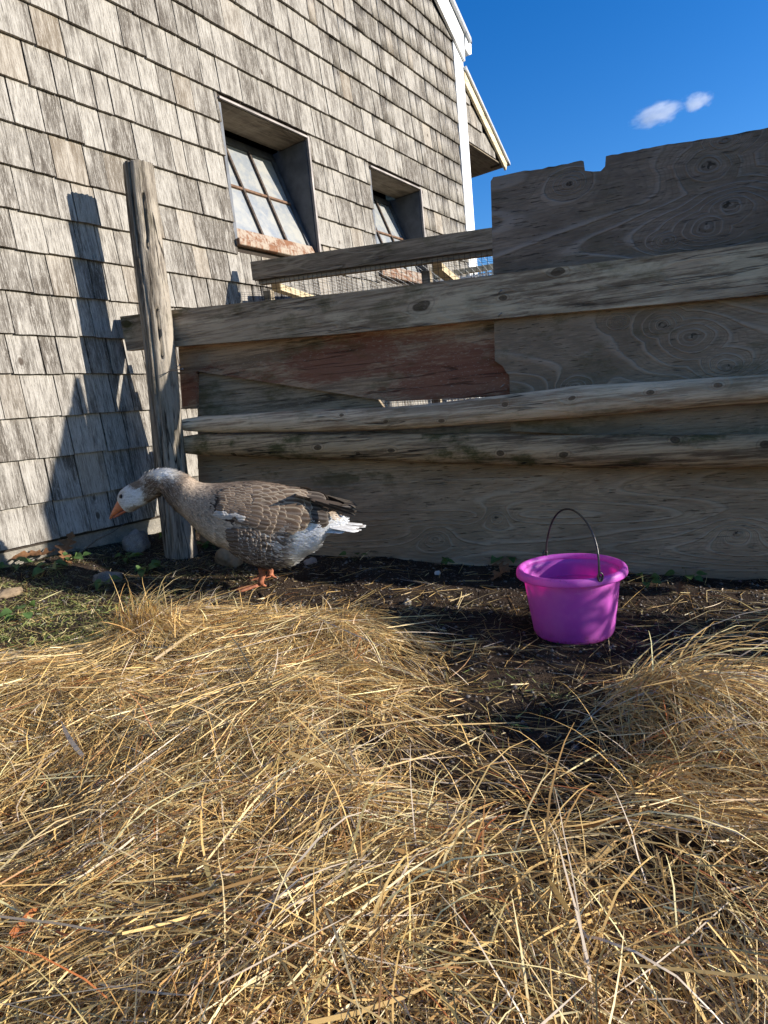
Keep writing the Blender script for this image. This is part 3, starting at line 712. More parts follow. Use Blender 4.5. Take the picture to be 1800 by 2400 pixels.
dens = dens * np.clip(.30 + 1.15 * vnoise(gxx, gyy, 6, 31) * .6 + .5 * vnoise(gxx, gyy, 14, 32), .25, 1)
thin_poly = [P2w(q) for q in [(960, 1560), (1440, 1600), (1460, 1800), (1800, 2000), (1800, 2280), (1350, 2330), (1050, 2080), (930, 1820)]]
dens = dens * (.12 + .88 * sstep(.22, .42, .6 * vnoise(gxx, gyy, 5, 41) + .4 * vnoise(gxx, gyy, 17, 42)))
dens = dens * (1 - .82 * blur(inpoly(thin_poly), .06))
strip_poly = [P2w(q) for q in [(760, 1400), (1000, 1380), (1250, 1450), (1250, 1560), (900, 1560)]]
dens = np.clip(dens + .05 * blur(inpoly(strip_poly), .05), 0, 1)
hh = blur(A_full, .05) * (.015 + .028 * vnoise(gxx, gyy, 4, 5) + .030 * vnoise(gxx, gyy, 10, 6) + .014 * vnoise(gxx, gyy, 23, 7))
def mound(px, rx, ry, h, az=0.0, P=None):
    global hh
    cx, cy = P if P else P2w(px); c_, s_ = math.cos(az), math.sin(az)
    u = ((gxx - cx) * c_ + (gyy - cy) * s_) / rx; v = (-(gxx - cx) * s_ + (gyy - cy) * c_) / ry
    hh = hh + h * np.exp(-(u * u + v * v) ** 1.3)
mound((600, 1530), .42, .13, .030, R(-4)); mound((790, 1520), .16, .09, .025); mound((350, 1560), .10, .13, .03)
mound((150, 1680), .45, .20, .035, R(10)); mound((1780, 1740), .36, .13, .045, R(-25)); mound((1530, 1700), .12, .06, .03, R(-25))
mound((700, 1750), .35, .12, .03); mound((1500, 2050), .30, .12, .03)
mound(None, .5, .16, .05, 0, (-.35, .55)); mound(None, .35, .16, .04, R(-10), (.45, .6)); mound(None, .6, .25, .05, 0, (0, .15))
def surf(x, y): return ground_z(x, y) + samp(hh, x, y)

PAL = np.array([(.66, .43, .155), (.84, .64, .32), (.50, .29, .10), (.44, .34, .14), (.62, .50, .36), (.36, .12, .04), (.74, .50, .19), (.30, .155, .06)])
PW = np.array([.24, .19, .15, .10, .09, .025, .15, .055]); PW /= PW.sum()
def strands(n, seed, lmin, lmax, wmin, wmax, sel, flat=True, up_frac=.02, palette=PAL, pw=PW, lift=.012, angf=None, segs=4, jit=.75, rand_frac=.48, area=None):
    r_ = np.random.default_rng(seed)
    x0, x1, y0, y1 = area or (-2.3, 1.7, -.35, 2.75)
    X = r_.uniform(x0, x1, n * 5); Y = r_.uniform(y0, y1, n * 5)
    pr = sel(X, Y); k = r_.random(len(X)) < pr; X = X[k][:n]; Y = Y[k][:n]; m_ = len(X)
    # only what can matter: inside a generous cone in front of the camera
    L = lmin + (lmax - lmin) * r_.random(m_) ** 1.8
    mean = (angf(X, Y) if angf else (vnoise(X, Y, 2.6, 8) - .5) * 1.5 + (vnoise(X, Y, 9, 9) - .5) * 2.4 + .12)
    ang = mean + r_.normal(0, jit, m_); rd = r_.random(m_) < rand_frac; ang[rd] = r_.uniform(-math.pi, math.pi, rd.sum())
    pitch = r_.normal(0, .13, m_); upm = r_.random(m_) < up_frac; pitch[upm] = r_.uniform(.2, .95, upm.sum()); L[upm] *= .6
    bend = r_.normal(0, .13, m_) * (1 + 5 * (r_.random(m_) < .14)); bendz = r_.normal(0, .2, m_)
    kink = r_.random(m_) < .26; kp = r_.integers(1, segs, m_); ka = r_.normal(0, 1.1, m_)
    off = r_.uniform(-.040, lift, m_) * (.35 + .65 * samp(dens, X, Y))
    T = np.linspace(0, 1, segs + 1)
    pts = np.zeros((m_, segs + 1, 3)); dirs = np.zeros((m_, segs + 1, 3))
    px = X.copy(); py = Y.copy(); pz = np.zeros(m_); a = ang.copy(); p_ = pitch.copy()
    s0 = surf(X, Y); st = L / segs
    ex = X + np.cos(ang) * L * .9; ey = Y + np.sin(ang) * L * .9; s1 = np.where(upm, s0, surf(ex, ey))
    for i_ in range(segs + 1):
        t_ = i_ / segs
        follow = s0 * (1 - t_) + s1 * t_          # a stiff stem bridges the hollows
        floor_ = np.where(upm, -9, surf(px, py) - .035)
        pts[:, i_, 0] = px; pts[:, i_, 1] = py; pts[:, i_, 2] = np.maximum(follow, floor_) + off + pz
        d = np.stack([np.cos(a) * np.cos(p_), np.sin(a) * np.cos(p_), np.sin(p_)], 1); dirs[:, i_] = d
        px = px + d[:, 0] * st; py = py + d[:, 1] * st; pz = pz + d[:, 2] * st * np.where(upm, 1, .6)
        a = a + bend / segs; p_ = p_ + bendz / segs * .4 - np.where(upm, .10, 0)
        kk = kink & (kp == i_); a = np.where(kk, a + ka, a)
    # ribbon across direction
    upv = np.array([0, 0, 1.0]); side = np.cross(dirs, upv); side /= np.linalg.norm(side, axis=2, keepdims=True) + 1e-9
    roll = r_.uniform(-1.3, 1.3, m_)[:, None, None]; nrm = np.cross(side, dirs)
    ac = side * np.cos(roll) + nrm * np.sin(roll)
    W = (wmin + (wmax - wmin) * r_.random(m_) ** 2.6)[:, None] * (1 - .75 * np.abs(T - .38)[None, :] ** 1.5)
    W[:, -1] *= .25
    Lf = pts - ac * W[:, :, None] / 2; Rt = pts + ac * W[:, :, None] / 2
    V = np.stack([Lf, Rt], 2).reshape(-1, 3)
    b = np.arange(m_)[:, None] * (2 * (segs + 1)) + np.arange(segs)[None, :] * 2
    F = np.stack([b, b + 1, b + 3, b + 2], -1).reshape(-1, 4)
    c = palette[r_.choice(len(palette), m_, p=pw)] * r_.uniform(.5, 1.2, (m_, 1))
    c = np.repeat(np.clip(c, 0, .85), 2 * (segs + 1), axis=0)
    return V, F, c
mh = N('dry_hay'); ac_ = mh.attr('col', 'Color')
tr_ = mh.n('BsdfTranslucent'); mh.set(tr_.inputs[0], ac_); mh.set(mh.b.inputs['Base Color'], ac_)
mh.b.inputs['Roughness'].default_value = .45; mh.b.inputs['Specular IOR Level'].default_value = .35
mx = mh.n('MixShader'); mx.inputs[0].default_value = .14; mh.t.links.new(mh.b.outputs[0], mx.inputs[1]); mh.t.links.new(tr_.outputs[0], mx.inputs[2]); mh.t.links.new(mx.outputs[0], mh.out.inputs[0])
M_HAY = mh.m
def sel_hay(x, y):
    d = samp(dens, x, y); dist = np.hypot(x, y)
    inc = (np.abs(x) < .75 * np.abs(y) + .75) & (y > -.3)
    return np.where(inc, d * (1.0 if True else 0), 0) * np.clip(1.25 - .22 * dist, .55, 1)
parts = [strands(115000, 1, .03, .17, .0008, .0024, sel_hay),
         strands(6500, 2, .10, .30, .0014, .0036, sel_hay, lift=.02, jit=.45),
         strands(700, 4, .05, .20, .004, .0095, sel_hay, lift=.016, palette=PAL * .8),
         strands(26000, 3, .015, .06, .001, .003, sel_hay, segs=4, up_frac=.08)]
# loose tufts with stems bunched together, tips in the air
def tuft(px, n, spread, L, az, pit, seed, P=None):
    r_ = np.random.default_rng(seed); cx, cy = P if P else P2w(px)
    V = []; F_ = []; C_ = []
    segs = 5
    for i_ in range(n):
        a = az + r_.normal(0, .65); p_ = pit + r_.normal(0, .3); l = L * r_.uniform(.5, 1.2); x = cx + r_.normal(0, spread); y = cy + r_.normal(0, spread * .6); z = float(surf(x, y)) - .01
        wv = r_.uniform(.0012, .003); col = PAL[r_.choice(len(PAL), p=PW)] * r_.uniform(.8, 1.2); n0 = len(V); pos = np.array([x, y, z])
        for k in range(segs + 1):
            d = np.array([math.cos(a) * math.cos(p_), math.sin(a) * math.cos(p_), math.sin(p_)]); s_ = np.array([-math.sin(a), math.cos(a), .3]) * wv / 2 * (1 - .8 * (k / segs) ** 2)
            V += [pos - s_, pos + s_]; C_ += [col, col]; pos = pos + d * l / segs; p_ -= r_.uniform(.1, .42); a += r_.normal(0, .08)
        for k in range(segs): b = n0 + 2 * k; F_.append((b, b + 1, b + 3, b + 2))
    return np.array(V), np.array(F_), np.clip(np.array(C_), 0, .85)
parts += [tuft((350, 1545), 380, .045, .14, R(-80), 1.0, 21), tuft((330, 1480), 60, .03, .16, R(60), 1.1, 22), tuft((820, 1480), 200, .06, .10, R(-40), .8, 23),
          tuft((480, 1470), 90, .08, .11, R(20), .7, 24), tuft((650, 1465), 100, .10, .09, R(100), .6, 25), tuft((1510, 1700), 190, .06, .30, R(-28), .35, 26), tuft((1660, 1700), 160, .12, .30, R(-25), .3, 27),
          tuft((1580, 1860), 160, .10, .2, R(-60), .7, 28), tuft((1300, 1850), 120, .10, .2, R(170), .5, 29), tuft((200, 1900), 200, .15, .2, R(-60), .6, 30), tuft((1000, 1600), 110, .06, .14, R(200), .6, 31)]
for k in range(10):
    parts.append(tuft(None, 60, .12, .2, rng.uniform(0, 6.28), .5, 60 + k, (rng.uniform(-.5, .5), rng.uniform(.35, .8))))
def combine(parts):
    V = []; F = []; C_ = []; n0 = 0
    for v, f, c in parts: V.append(v); F.append(f + n0); C_.append(c); n0 += len(v)
    return np.concatenate(V), np.concatenate(F), np.concatenate(C_)
# matted layer under the stems, coloured near black for shade in the gaps
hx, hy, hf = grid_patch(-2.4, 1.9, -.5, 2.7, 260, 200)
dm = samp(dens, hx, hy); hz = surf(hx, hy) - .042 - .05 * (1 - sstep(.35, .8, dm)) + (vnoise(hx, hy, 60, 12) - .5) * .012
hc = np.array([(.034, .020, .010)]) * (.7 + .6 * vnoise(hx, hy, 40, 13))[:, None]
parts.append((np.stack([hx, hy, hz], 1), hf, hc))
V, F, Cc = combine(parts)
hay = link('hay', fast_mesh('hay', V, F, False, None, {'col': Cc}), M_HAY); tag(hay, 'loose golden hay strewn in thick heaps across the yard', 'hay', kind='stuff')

# ------------------------------------------------------------------ grass
gr_poly = [P2w(q) for q in [(-500, 1390), (0, 1385), (120, 1370), (260, 1400), (420, 1425), (300, 1450), (200, 1530), (0, 1590), (-500, 1660)]]
A_gr = blur(inpoly(gr_poly), .03)
dry_poly = [P2w(q) for q in [(-300, 1330), (60, 1345), (300, 1300), (560, 1300), (640, 1360), (560, 1400), (300, 1415), (-300, 1400)]]
A_dry = blur(inpoly(dry_poly), .04)
A_mp = blur(sum(inpoly([P2w((px + a, py + b)) for a, b in ((-50, -22), (50, -22), (60, 22), (-60, 22))]) for px, py in [(1150, 1600), (1210, 1590), (1140, 1720), (1000, 1440), (1180, 1700), (1290, 1640)]), .02)
GP = np.array([(.20, .25, .06), (.33, .33, .10), (.46, .39, .16), (.60, .47, .22), (.13, .15, .05)]); GW = np.array([.3, .26, .18, .14, .12])
DP = np.array([(.20, .18, .08), (.10, .12, .035), (.34, .28, .15), (.16, .12, .07)]); DW = np.array([.3, .3, .2, .2])
gparts = [strands(26000, 41, .015, .055, .0012, .0028, lambda x, y: samp(A_gr, x, y), up_frac=.55, palette=GP, pw=GW, lift=.006, segs=3, jit=3, area=(-2.2, -.7, 1.6, 2.6)),
          strands(12000, 42, .02, .09, .001, .0022, lambda x, y: samp(A_dry, x, y) * .8, up_frac=.3, palette=DP, pw=DW, lift=.006, segs=3, jit=3, area=(-2.0, -.2, 1.9, 3.0)),
          strands(3200, 43, .015, .05, .001, .0024, lambda x, y: samp(A_mp, x, y) * vnoise(x, y, 30, 3), up_frac=.6, palette=GP, pw=GW, lift=.004, segs=3, jit=3, area=(-.2, .8, .9, 2.0))]
V, F, Cc = combine(gparts)
grass = link('grass', fast_mesh('grass', V, F, False, None, {'col': Cc}), M_HAY); tag(grass, 'short mixed green and dry grass growing by the barn foundation', 'grass', kind='stuff')

# ------------------------------------------------------------------ grit and crumbs of soil
def crumbs(n, seed, area, smin, smax, cols, sel):
    r_ = np.random.default_rng(seed); X = r_.uniform(area[0], area[1], n * 3); Y = r_.uniform(area[2], area[3], n * 3)
    k = r_.random(n * 3) < sel(X, Y); X = X[k][:n]; Y = Y[k][:n]; m_ = len(X); Z = ground_z(X, Y)
    S = smin + (smax - smin) * r_.random(m_) ** 4
    o6 = np.array([(1, 0, 0), (-1, 0, 0), (0, 1, 0), (0, -1, 0), (0, 0, .8), (0, 0, -.6)])
    V = o6[None] * S[:, None, None] * r_.uniform(.6, 1.3, (m_, 6, 1)); th = r_.uniform(0, 6.28, m_); c_, s_ = np.cos(th)[:, None], np.sin(th)[:, None]
    V = np.stack([V[:, :, 0] * c_ - V[:, :, 1] * s_ + X[:, None], V[:, :, 0] * s_ + V[:, :, 1] * c_ + Y[:, None], V[:, :, 2] + Z[:, None]], -1).reshape(-1, 3)
    f = np.array([(0, 2, 4), (2, 1, 4), (1, 3, 4), (3, 0, 4), (2, 0, 5), (1, 2, 5), (3, 1, 5), (0, 3, 5)])
    F = (f[None] + np.arange(m_)[:, None, None] * 6).reshape(-1, 3)
    c = np.repeat(np.array(cols)[r_.integers(0, len(cols), m_)] * r_.uniform(.6, 1.3, (m_, 1)), 6, axis=0)
    return V, F, np.clip(c, 0, .8)
V, F, Cc = crumbs(30000, 51, (-1.9, 1.6, .8, 2.9), .0015, .009, [(.05, .035, .025), (.08, .06, .045), (.035, .025, .018), (.16, .14, .12), (.1, .07, .045)], lambda x, y: np.clip(1.05 - samp(dens, x, y), 0, 1))
grit = link('soil_crumbs', fast_mesh('soil_crumbs', V, F, False, None, {'col': Cc}), M_HAY); tag(grit, 'dark crumbs of soil and grit on the bare earth', 'grit', kind='stuff')

# ================================================================== BUCKET
bc = gpt((1345, 1478)); bz = gz(bc.x, bc.y) + .004
bucket = empty('bucket', (bc.x, bc.y, bz), R(0)); tag(bucket, 'short purple plastic feed bucket with a wire bail handle', 'bucket')
mb = N('purple_plastic'); c = mb.obj(); a1 = mb.noise(c, 18, 5, .6); a2 = mb.noise(mb.vmul(c, (200, 200, 40)), 1, 3, .6)
pc = mb.mix(mb.mapr(a1, .35, .7), (.62, .12, .60), (.70, .18, .64)); pc = mb.mix(mb.mapr(a2, .62, .7, 0, .25), pc, (.72, .36, .74))
zz_ = mb.sep(c)[2]
dirt = mb.noise(c, 60, 6, .75); pc = mb.mix(mb.math('MULTIPLY', mb.mapr(dirt, .50, .60), mb.mapr(zz_, .045, .0, 0, .8)), pc, (.12, .07, .05))
pc = mb.mix(mb.math('MULTIPLY', mb.mapr(mb.noise(c, 140, 4, .7), .60, .66), mb.mapr(zz_, .176, .186, 0, .65)), pc, (.10, .05, .07)); scf = mb.noise(mb.vmul(c, (30, 30, 240)), 1, 4, .7); pc = mb.mix(mb.mapr(scf, .64, .70, 0, .3), pc, (.75, .5, .78))
tl_ = mb.n('BsdfTranslucent'); tl_.inputs[0].default_value = (.95, .06, .60, 1)
mb.done(pc, .48, .4)
mxb = mb.n('MixShader'); mxb.inputs[0].default_value = .38; mb.t.links.new(mb.b.outputs[0], mxb.inputs[1]); mb.t.links.new(tl_.outputs[0], mxb.inputs[2]); mb.t.links.new(mxb.outputs[0], mb.out.inputs[0])
mb.bump(mb.math('ADD', a2, a1), .12, .001); M_BUCKET = mb.m
def lathe(name, prof, seg, mat, parent, wob=0.0):
    V = []; F_ = []
    n = len(prof)
    for k in range(seg):
        an = 2 * math.pi * k / seg; wv = 1 + wob * math.sin(an * 2 + .6)
        for r_, z in prof: V.append((r_ * math.cos(an) * wv, r_ * math.sin(an) * wv, z))
    for k in range(seg):
        k2 = (k + 1) % seg
        for j in range(n - 1):
            F_.append((k * n + j, k2 * n + j, k2 * n + j + 1, k * n + j + 1))
    return link(name, mesh_from(name, V, F_, True), mat, parent)
body_prof = [(.0, .000), (.085, .000), (.098, .002), (.104, .008), (.1075, .016), (.116, .08), (.1220, .13), (.1262, .163), (.1272, .178),
             (.1245, .178), (.1236, .163), (.1195, .13), (.1135, .08), (.1045, .016), (.099, .007), (.085, .004), (.0, .004)]
lathe('pail', body_prof, 72, M_BUCKET, bucket, .006)
rim_prof = [(.1274, .1770), (.1385, .1770), (.1435, .1710), (.1452, .1710), (.1458, .1745), (.1448, .1845), (.1412, .1900), (.1365, .1920), (.1310, .1905), (.1272, .1870), (.1247, .1800), (.1274, .1770)]
lathe('rim', rim_prof, 84, M_BUCKET, bucket, .006)
lathe('inner_ring', [(.1196, .128), (.1178, .130), (.1197, .132)], 72, M_BUCKET, bucket, .006)
M_BAIL = plain('dark_bail_wire', (.10, .095, .09), .35, .5, .8, .5, 60, .3)
def at_z(px, z):
    r = ray(*px); k = (z - CZ) / r.z; return CAM + r * k - Vector((bc.x, bc.y, 0))
E1 = at_z((1291, 1284), bz + .188); E2 = at_z((1414, 1332), bz + .188)
e_ = (E2 - E1); e_.z = 0; ang_e = math.atan2(e_.y, e_.x)
ea = Vector((math.cos(ang_e), math.sin(ang_e), 0)); RH = .1385
A1, A2 = -ea * RH + Vector((0, 0, .190)), ea * RH + Vector((0, 0, .190))
lean = Vector((ea.y, -ea.x, 0)) * -.010
pts = []
for k in range(41):
    t = math.pi * k / 40; x = -math.cos(t); 
    pts.append(ea * (RH * x) + Vector((0, 0, .195)) + Vector((0, 0, .150)) * (math.sin(t) ** .92) + lean * math.sin(t) + Vector((.0015 * math.sin(t * 3), 0, 0)))
hnd = link('bail_handle', tube_mesh('bail_handle', pts, .0028, 8), M_BAIL, bucket)
for Ae, sgn in ((A1, -1), (A2, 1)):
    loop = []
    for k in range(15):
        t = 2 * math.pi * k / 14; loop.append(Ae + ea * sgn * .006 + Vector((0, 0, .004)) + lean.normalized() * .007 * math.cos(t) + Vector((0, 0, .011)) * math.sin(t))
    link('handle_loop', tube_mesh('handle_loop', loop, .0023, 6, False), M_BAIL, bucket)
    link('eyelet', tube_mesh('eyelet', [Ae + Vector((0, 0, -.012)), Ae + Vector((0, 0, .004))], .006, 10), M_BAIL, bucket)

# ================================================================== GOOSE
gr = gpt((606, 1380)); GAZ = R(-6)
GU = Vector((math.cos(GAZ), math.sin(GAZ), 0)); GN = Vector((-math.sin(GAZ), math.cos(GAZ), 0))
gzr = gz(gr.x, gr.y) + .003
GR = Vector((gr.x, gr.y, gzr))
goose = empty('goose', GR, GAZ); tag(goose, 'grey brown and white goose stooping with its orange bill lowered', 'goose')
def gq(gx, gy, y=0.0):
    px = (220 + gx * .41, 1050 + gy * .41); r = ray(*px); k = (GN.dot(GR - CAM) + y) / r.dot(GN); P = CAM + r * k - GR
    return Vector((P.dot(GU), y, P.z))
GS_ = .41 / FPX * GR.y * 1.0
secs = [((138, 294), (186, 360), 22), ((148, 258), (212, 364), 36), ((172, 232), (250, 347), 45), ((210, 207), (290, 322), 47), ((250, 188), (325, 303), 46), ((290, 158), (365, 280), 48), ((338, 134), (394, 258), 53),
        ((400, 121), (414, 268), 60), ((468, 132), (441, 308), 68), ((530, 158), (484, 352), 80), ((592, 197), (548, 404), 98), ((660, 208), (610, 465), 120), ((740, 205), (690, 530), 142), ((830, 200), (768, 566), 146),
        ((920, 197), (848, 616), 154), ((1010, 207), (932, 655), 156), ((1090, 224), (1024, 668), 148), ((1160, 244), (1118, 652), 134), ((1228, 270), (1190, 610), 114), ((1285, 305), (1250, 575), 96), ((1335, 345), (1305, 512), 70), ((1380, 382), (1370, 468), 42), ((1420, 405), (1418, 445), 16)]
def catm(P0, P1, P2_, P3, t):
    return .5 * ((2 * P1) + (-P0 + P2_) * t + (2 * P0 - 5 * P1 + 4 * P2_ - P3) * t * t + (-P0 + 3 * P1 - 3 * P2_ + P3) * t ** 3)
S = np.array([[*gq(*a), *gq(*b), w_ * GS_, *a, *b] for a, b, w_ in secs])   # top(3) bottom(3) halfwidth, px top, px bottom
def sec(t):
    t = min(max(t, 0), len(S) - 1.0001); i_ = int(t); f = t - i_
    g = lambda j: S[min(max(j, 0), len(S) - 1)]
    return catm(g(i_ - 1), g(i_), g(i_ + 1), g(i_ + 2), f)
def body_pt(t, a):
    s = sec(t); top, bot, hw = s[0:3], s[3:6], s[6]; c_ = (top + bot) / 2; h_ = (top - bot) / 2
    ca, sa = math.cos(a), math.sin(a); e = .92
    ca2 = math.copysign(abs(ca) ** e, ca); sa2 = math.copysign(abs(sa) ** e, sa)
    # fuller below, narrower on the back
    wd = hw * (1.0 - .10 * ca)
    P = c_ + h_ * ca2; P = np.array([P[0], P[1] - sa2 * wd, P[2]])
    pxy = (s[7:9] + s[9:11]) / 2 + (s[7:9] - s[9:11]) / 2 * ca2
    return P, pxy
def lerp3(a, b, t): return tuple(a[i_] * (1 - t) + b[i_] * t for i_ in range(3))
WHT, CRM, BRN, DBR, GRY, LGR = (.80, .77, .70), (.52, .43, .33), (.17, .118, .08), (.070, .046, .032), (.32, .245, .175), (.50, .415, .315)
def ss(a, b, x):
    t = min(max((x - a) / (b - a), 0), 1); return t * t * (3 - 2 * t)
def plume(gx, gy, side=0.0):
    n1 = mnoise.noise(Vector((gx * .03, gy * .03, 1.5 + side))); n2 = mnoise.noise(Vector((gx * .09, gy * .09, 7.5 + side)))
    c_ = GRY
    c_ = lerp3(c_, LGR, ss(300, 560, gy) * ss(430, 560, gx))
    c_ = lerp3(c_, BRN, ss(620, 760, gx) * (1 - ss(230, 330, gy)) * .8)
    # neck: furrowed brown side, white nape
    nk = ss(250, 300, gx) * (1 - ss(430, 560, gx)); fur = .5 + .5 * math.sin((gx * .45 + gy) * .28 + n1 * 4)
    c_ = lerp3(c_, lerp3((.12, .08, .055), CRM, fur ** 1.5 * .5), nk)
    wn = ss(285, 330, gx) * (1 - ss(400, 520, gx)) * (1 - ss(150, 190, gy + n1 * 26)); c_ = lerp3(c_, WHT, wn)
    if gx < 320:
        hd = 1 - ss(280, 312, gx + n2 * 20 + (gy - 250) * -.12)
        hc_ = WHT
        crown = ss(.0, .5, 1 - math.hypot((gx - 250) / 62, (gy - 205) / 34) + n2 * .25); hc_ = lerp3(hc_, BRN, crown * .95)
        chin = ss(0, .4, 1 - math.hypot((gx - 245) / 60, (gy - 345) / 22) + n2 * .2); hc_ = lerp3(hc_, (.26, .20, .14), chin * .9)
        eye = ss(.0, .5, 1 - math.hypot((gx - 180) / 22, (gy - 262) / 24)); hc_ = lerp3(hc_, (.34, .29, .24), eye * .6)
        c_ = lerp3(c_, hc_, hd)
    # flank bars
    fl = ss(760, 830, gx) * (1 - ss(1080, 1140, gx + (gy - 560) * .25)) * ss(420, 460, gy) * (1 - ss(650, 705, gy))
    bar = .5 + .5 * math.sin((gx + 22 * n1 * 3 - (gy - 550) * .12) * .165)
    c_ = lerp3(c_, lerp3(DBR, (.62, .57, .5), bar ** 2.2), fl * .9)
    c2 = ss(660, 760, gx) * (1 - ss(800, 860, gx)) * ss(430, 480, gy); c_ = lerp3(c_, lerp3(GRY, LGR, bar), c2 * .6)
    rump = ss(1070, 1150, gx + (gy - 560) * .30 + n1 * 26) * ss(385, 440, gy + (gx - 1100) * .12); c_ = lerp3(c_, WHT, rump)
    bl = ss(640, 690, gy) * ss(900, 960, gx); c_ = lerp3(c_, (.60, .56, .50), bl)
    k = 1.14 + .18 * n2 + .13 * n1
    return tuple(min(.82, max(.01, q * k)) for q in c_)
NT, NA = 132, 44
V = []; F_ = []; Cc = []
for i_ in range(NT):
    t = (len(S) - 1) * i_ / (NT - 1)
    for k in range(NA):
        P, q = body_pt(t, 2 * math.pi * k / NA); V.append(P); Cc.append(plume(q[0], q[1]))
for i_ in range(NT - 1):
    for k in range(NA):
        k2 = (k + 1) % NA; F_.append((i_ * NA + k, i_ * NA + k2, (i_ + 1) * NA + k2, (i_ + 1) * NA + k))
V.append((V[0] + V[NA // 2]) / 2); Cc.append(Cc[0]); V.append((V[-2] + V[-2 - NA // 2]) / 2); Cc.append(WHT)
F4 = np.array(F_)
body_me = mesh_from('body', V, F_ + [(k, NA * NT, (k + 1) % NA) for k in range(NA)] + [((NT - 1) * NA + k, (NT - 1) * NA + (k + 1) % NA, NA * NT + 1) for k in range(NA)], True)
at = body_me.attributes.new('col', 'FLOAT_COLOR', 'POINT'); at.data.foreach_set('color', np.concatenate([np.array(Cc), np.ones((len(Cc), 1))], 1).astype(np.float32).ravel())
mf = N('plumage'); fc = mf.attr('col', 'Color'); f_ = mf.noise(mf.vmul(mf.obj(), (60, 260, 260)), 1, 4, .6)
mf.bump(f_, .5, .002); fc = mf.mix(mf.mapr(f_, .35, .65, .0, .3), fc, (.05, .04, .03)); M_PLUME = mf.done(fc, .8, .15)
link('body', body_me, M_PLUME, goose)
bvh = BVHTree.FromPolygons([Vector(v) for v in V], [tuple(f) for f in F_])
# small body feathers laid along the flow of the plumage
rp = random.Random(77); fV = []; fF = []; fC = []
def add_flake(P, d, n, L, Wd, col, colt, lift):
    s = np.cross(d, n); s /= np.linalg.norm(s) + 1e-9; n0 = len(fV)
    P = P + n * .0012
    m1 = P + d * L * .45 + n * (lift * L * .4); tip = P + d * L + n * (lift * L)
    fV.extend([P, m1 - s * Wd / 2, m1 + s * Wd / 2, tip - s * Wd * .22, tip + s * Wd * .22, m1 + n * Wd * .12]); fC.extend([lerp3(col, (.05, .04, .03), .12), col, col, colt, colt, col])
    fF.extend([(n0, n0 + 1, n0 + 5), (n0, n0 + 5, n0 + 2), (n0 + 1, n0 + 3, n0 + 5), (n0 + 5, n0 + 4, n0 + 2), (n0 + 5, n0 + 3, n0 + 4)])
for i_ in range(17000):
    t = rp.random() * 21.3
    if t < 8 and rp.random() < .25: t = rp.uniform(8, 18)
    a = rp.uniform(0, 2 * math.pi)
    if rp.random() < .5: a = rp.uniform(0, math.pi)
    P, q = body_pt(t, a); P1, _ = body_pt(min(t + .15, 21.9), a); Pa, _ = body_pt(t, a + .06)
    d = P1 - P; d /= np.linalg.norm(d) + 1e-9; ta = Pa - P; n = np.cross(ta, d); n /= np.linalg.norm(n) + 1e-9
    s_ = sec(t); c_ = (s_[0:3] + s_[3:6]) / 2
    if n.dot(P - c_) < 0: n = -n
    if t > 11: d = d + np.array([0, 0, -.25 * max(0, 1 - abs(a - 1.6))]); d /= np.linalg.norm(d)
    d = d + np.array([rp.gauss(0, .16), rp.gauss(0, .1), rp.gauss(0, .16)]); d -= n * n.dot(d); d /= np.linalg.norm(d)
    col = plume(q[0] + rp.gauss(0, 4), q[1] + rp.gauss(0, 4))
    if t < 4.6: L, Wd, lf = rp.uniform(.005, .009), .0022, .12
    elif t < 9: L, Wd, lf = rp.uniform(.010, .020), .0034, .22 + .2 * (rp.random() < .2)
    elif t < 12: L, Wd, lf = rp.uniform(.012, .022), .006, .16
    else: L, Wd, lf = rp.uniform(.016, .034), .008, .16
    if t > 16 or q[1] > 640: L *= 1.25; lf = .3
    k = rp.uniform(.8, 1.2)
    col = tuple(min(.82, x * k) for x in col); add_flake(P, d, n, L, Wd, col, tuple(min(.82, x * 1.25 + .015) for x in col), lf)
o = link('body_feathers', fast_mesh('body_feathers', np.array(fV), np.array(fF), False, None, {'col': np.array(fC)}), M_PLUME, goose); tag(o, kind='stuff')

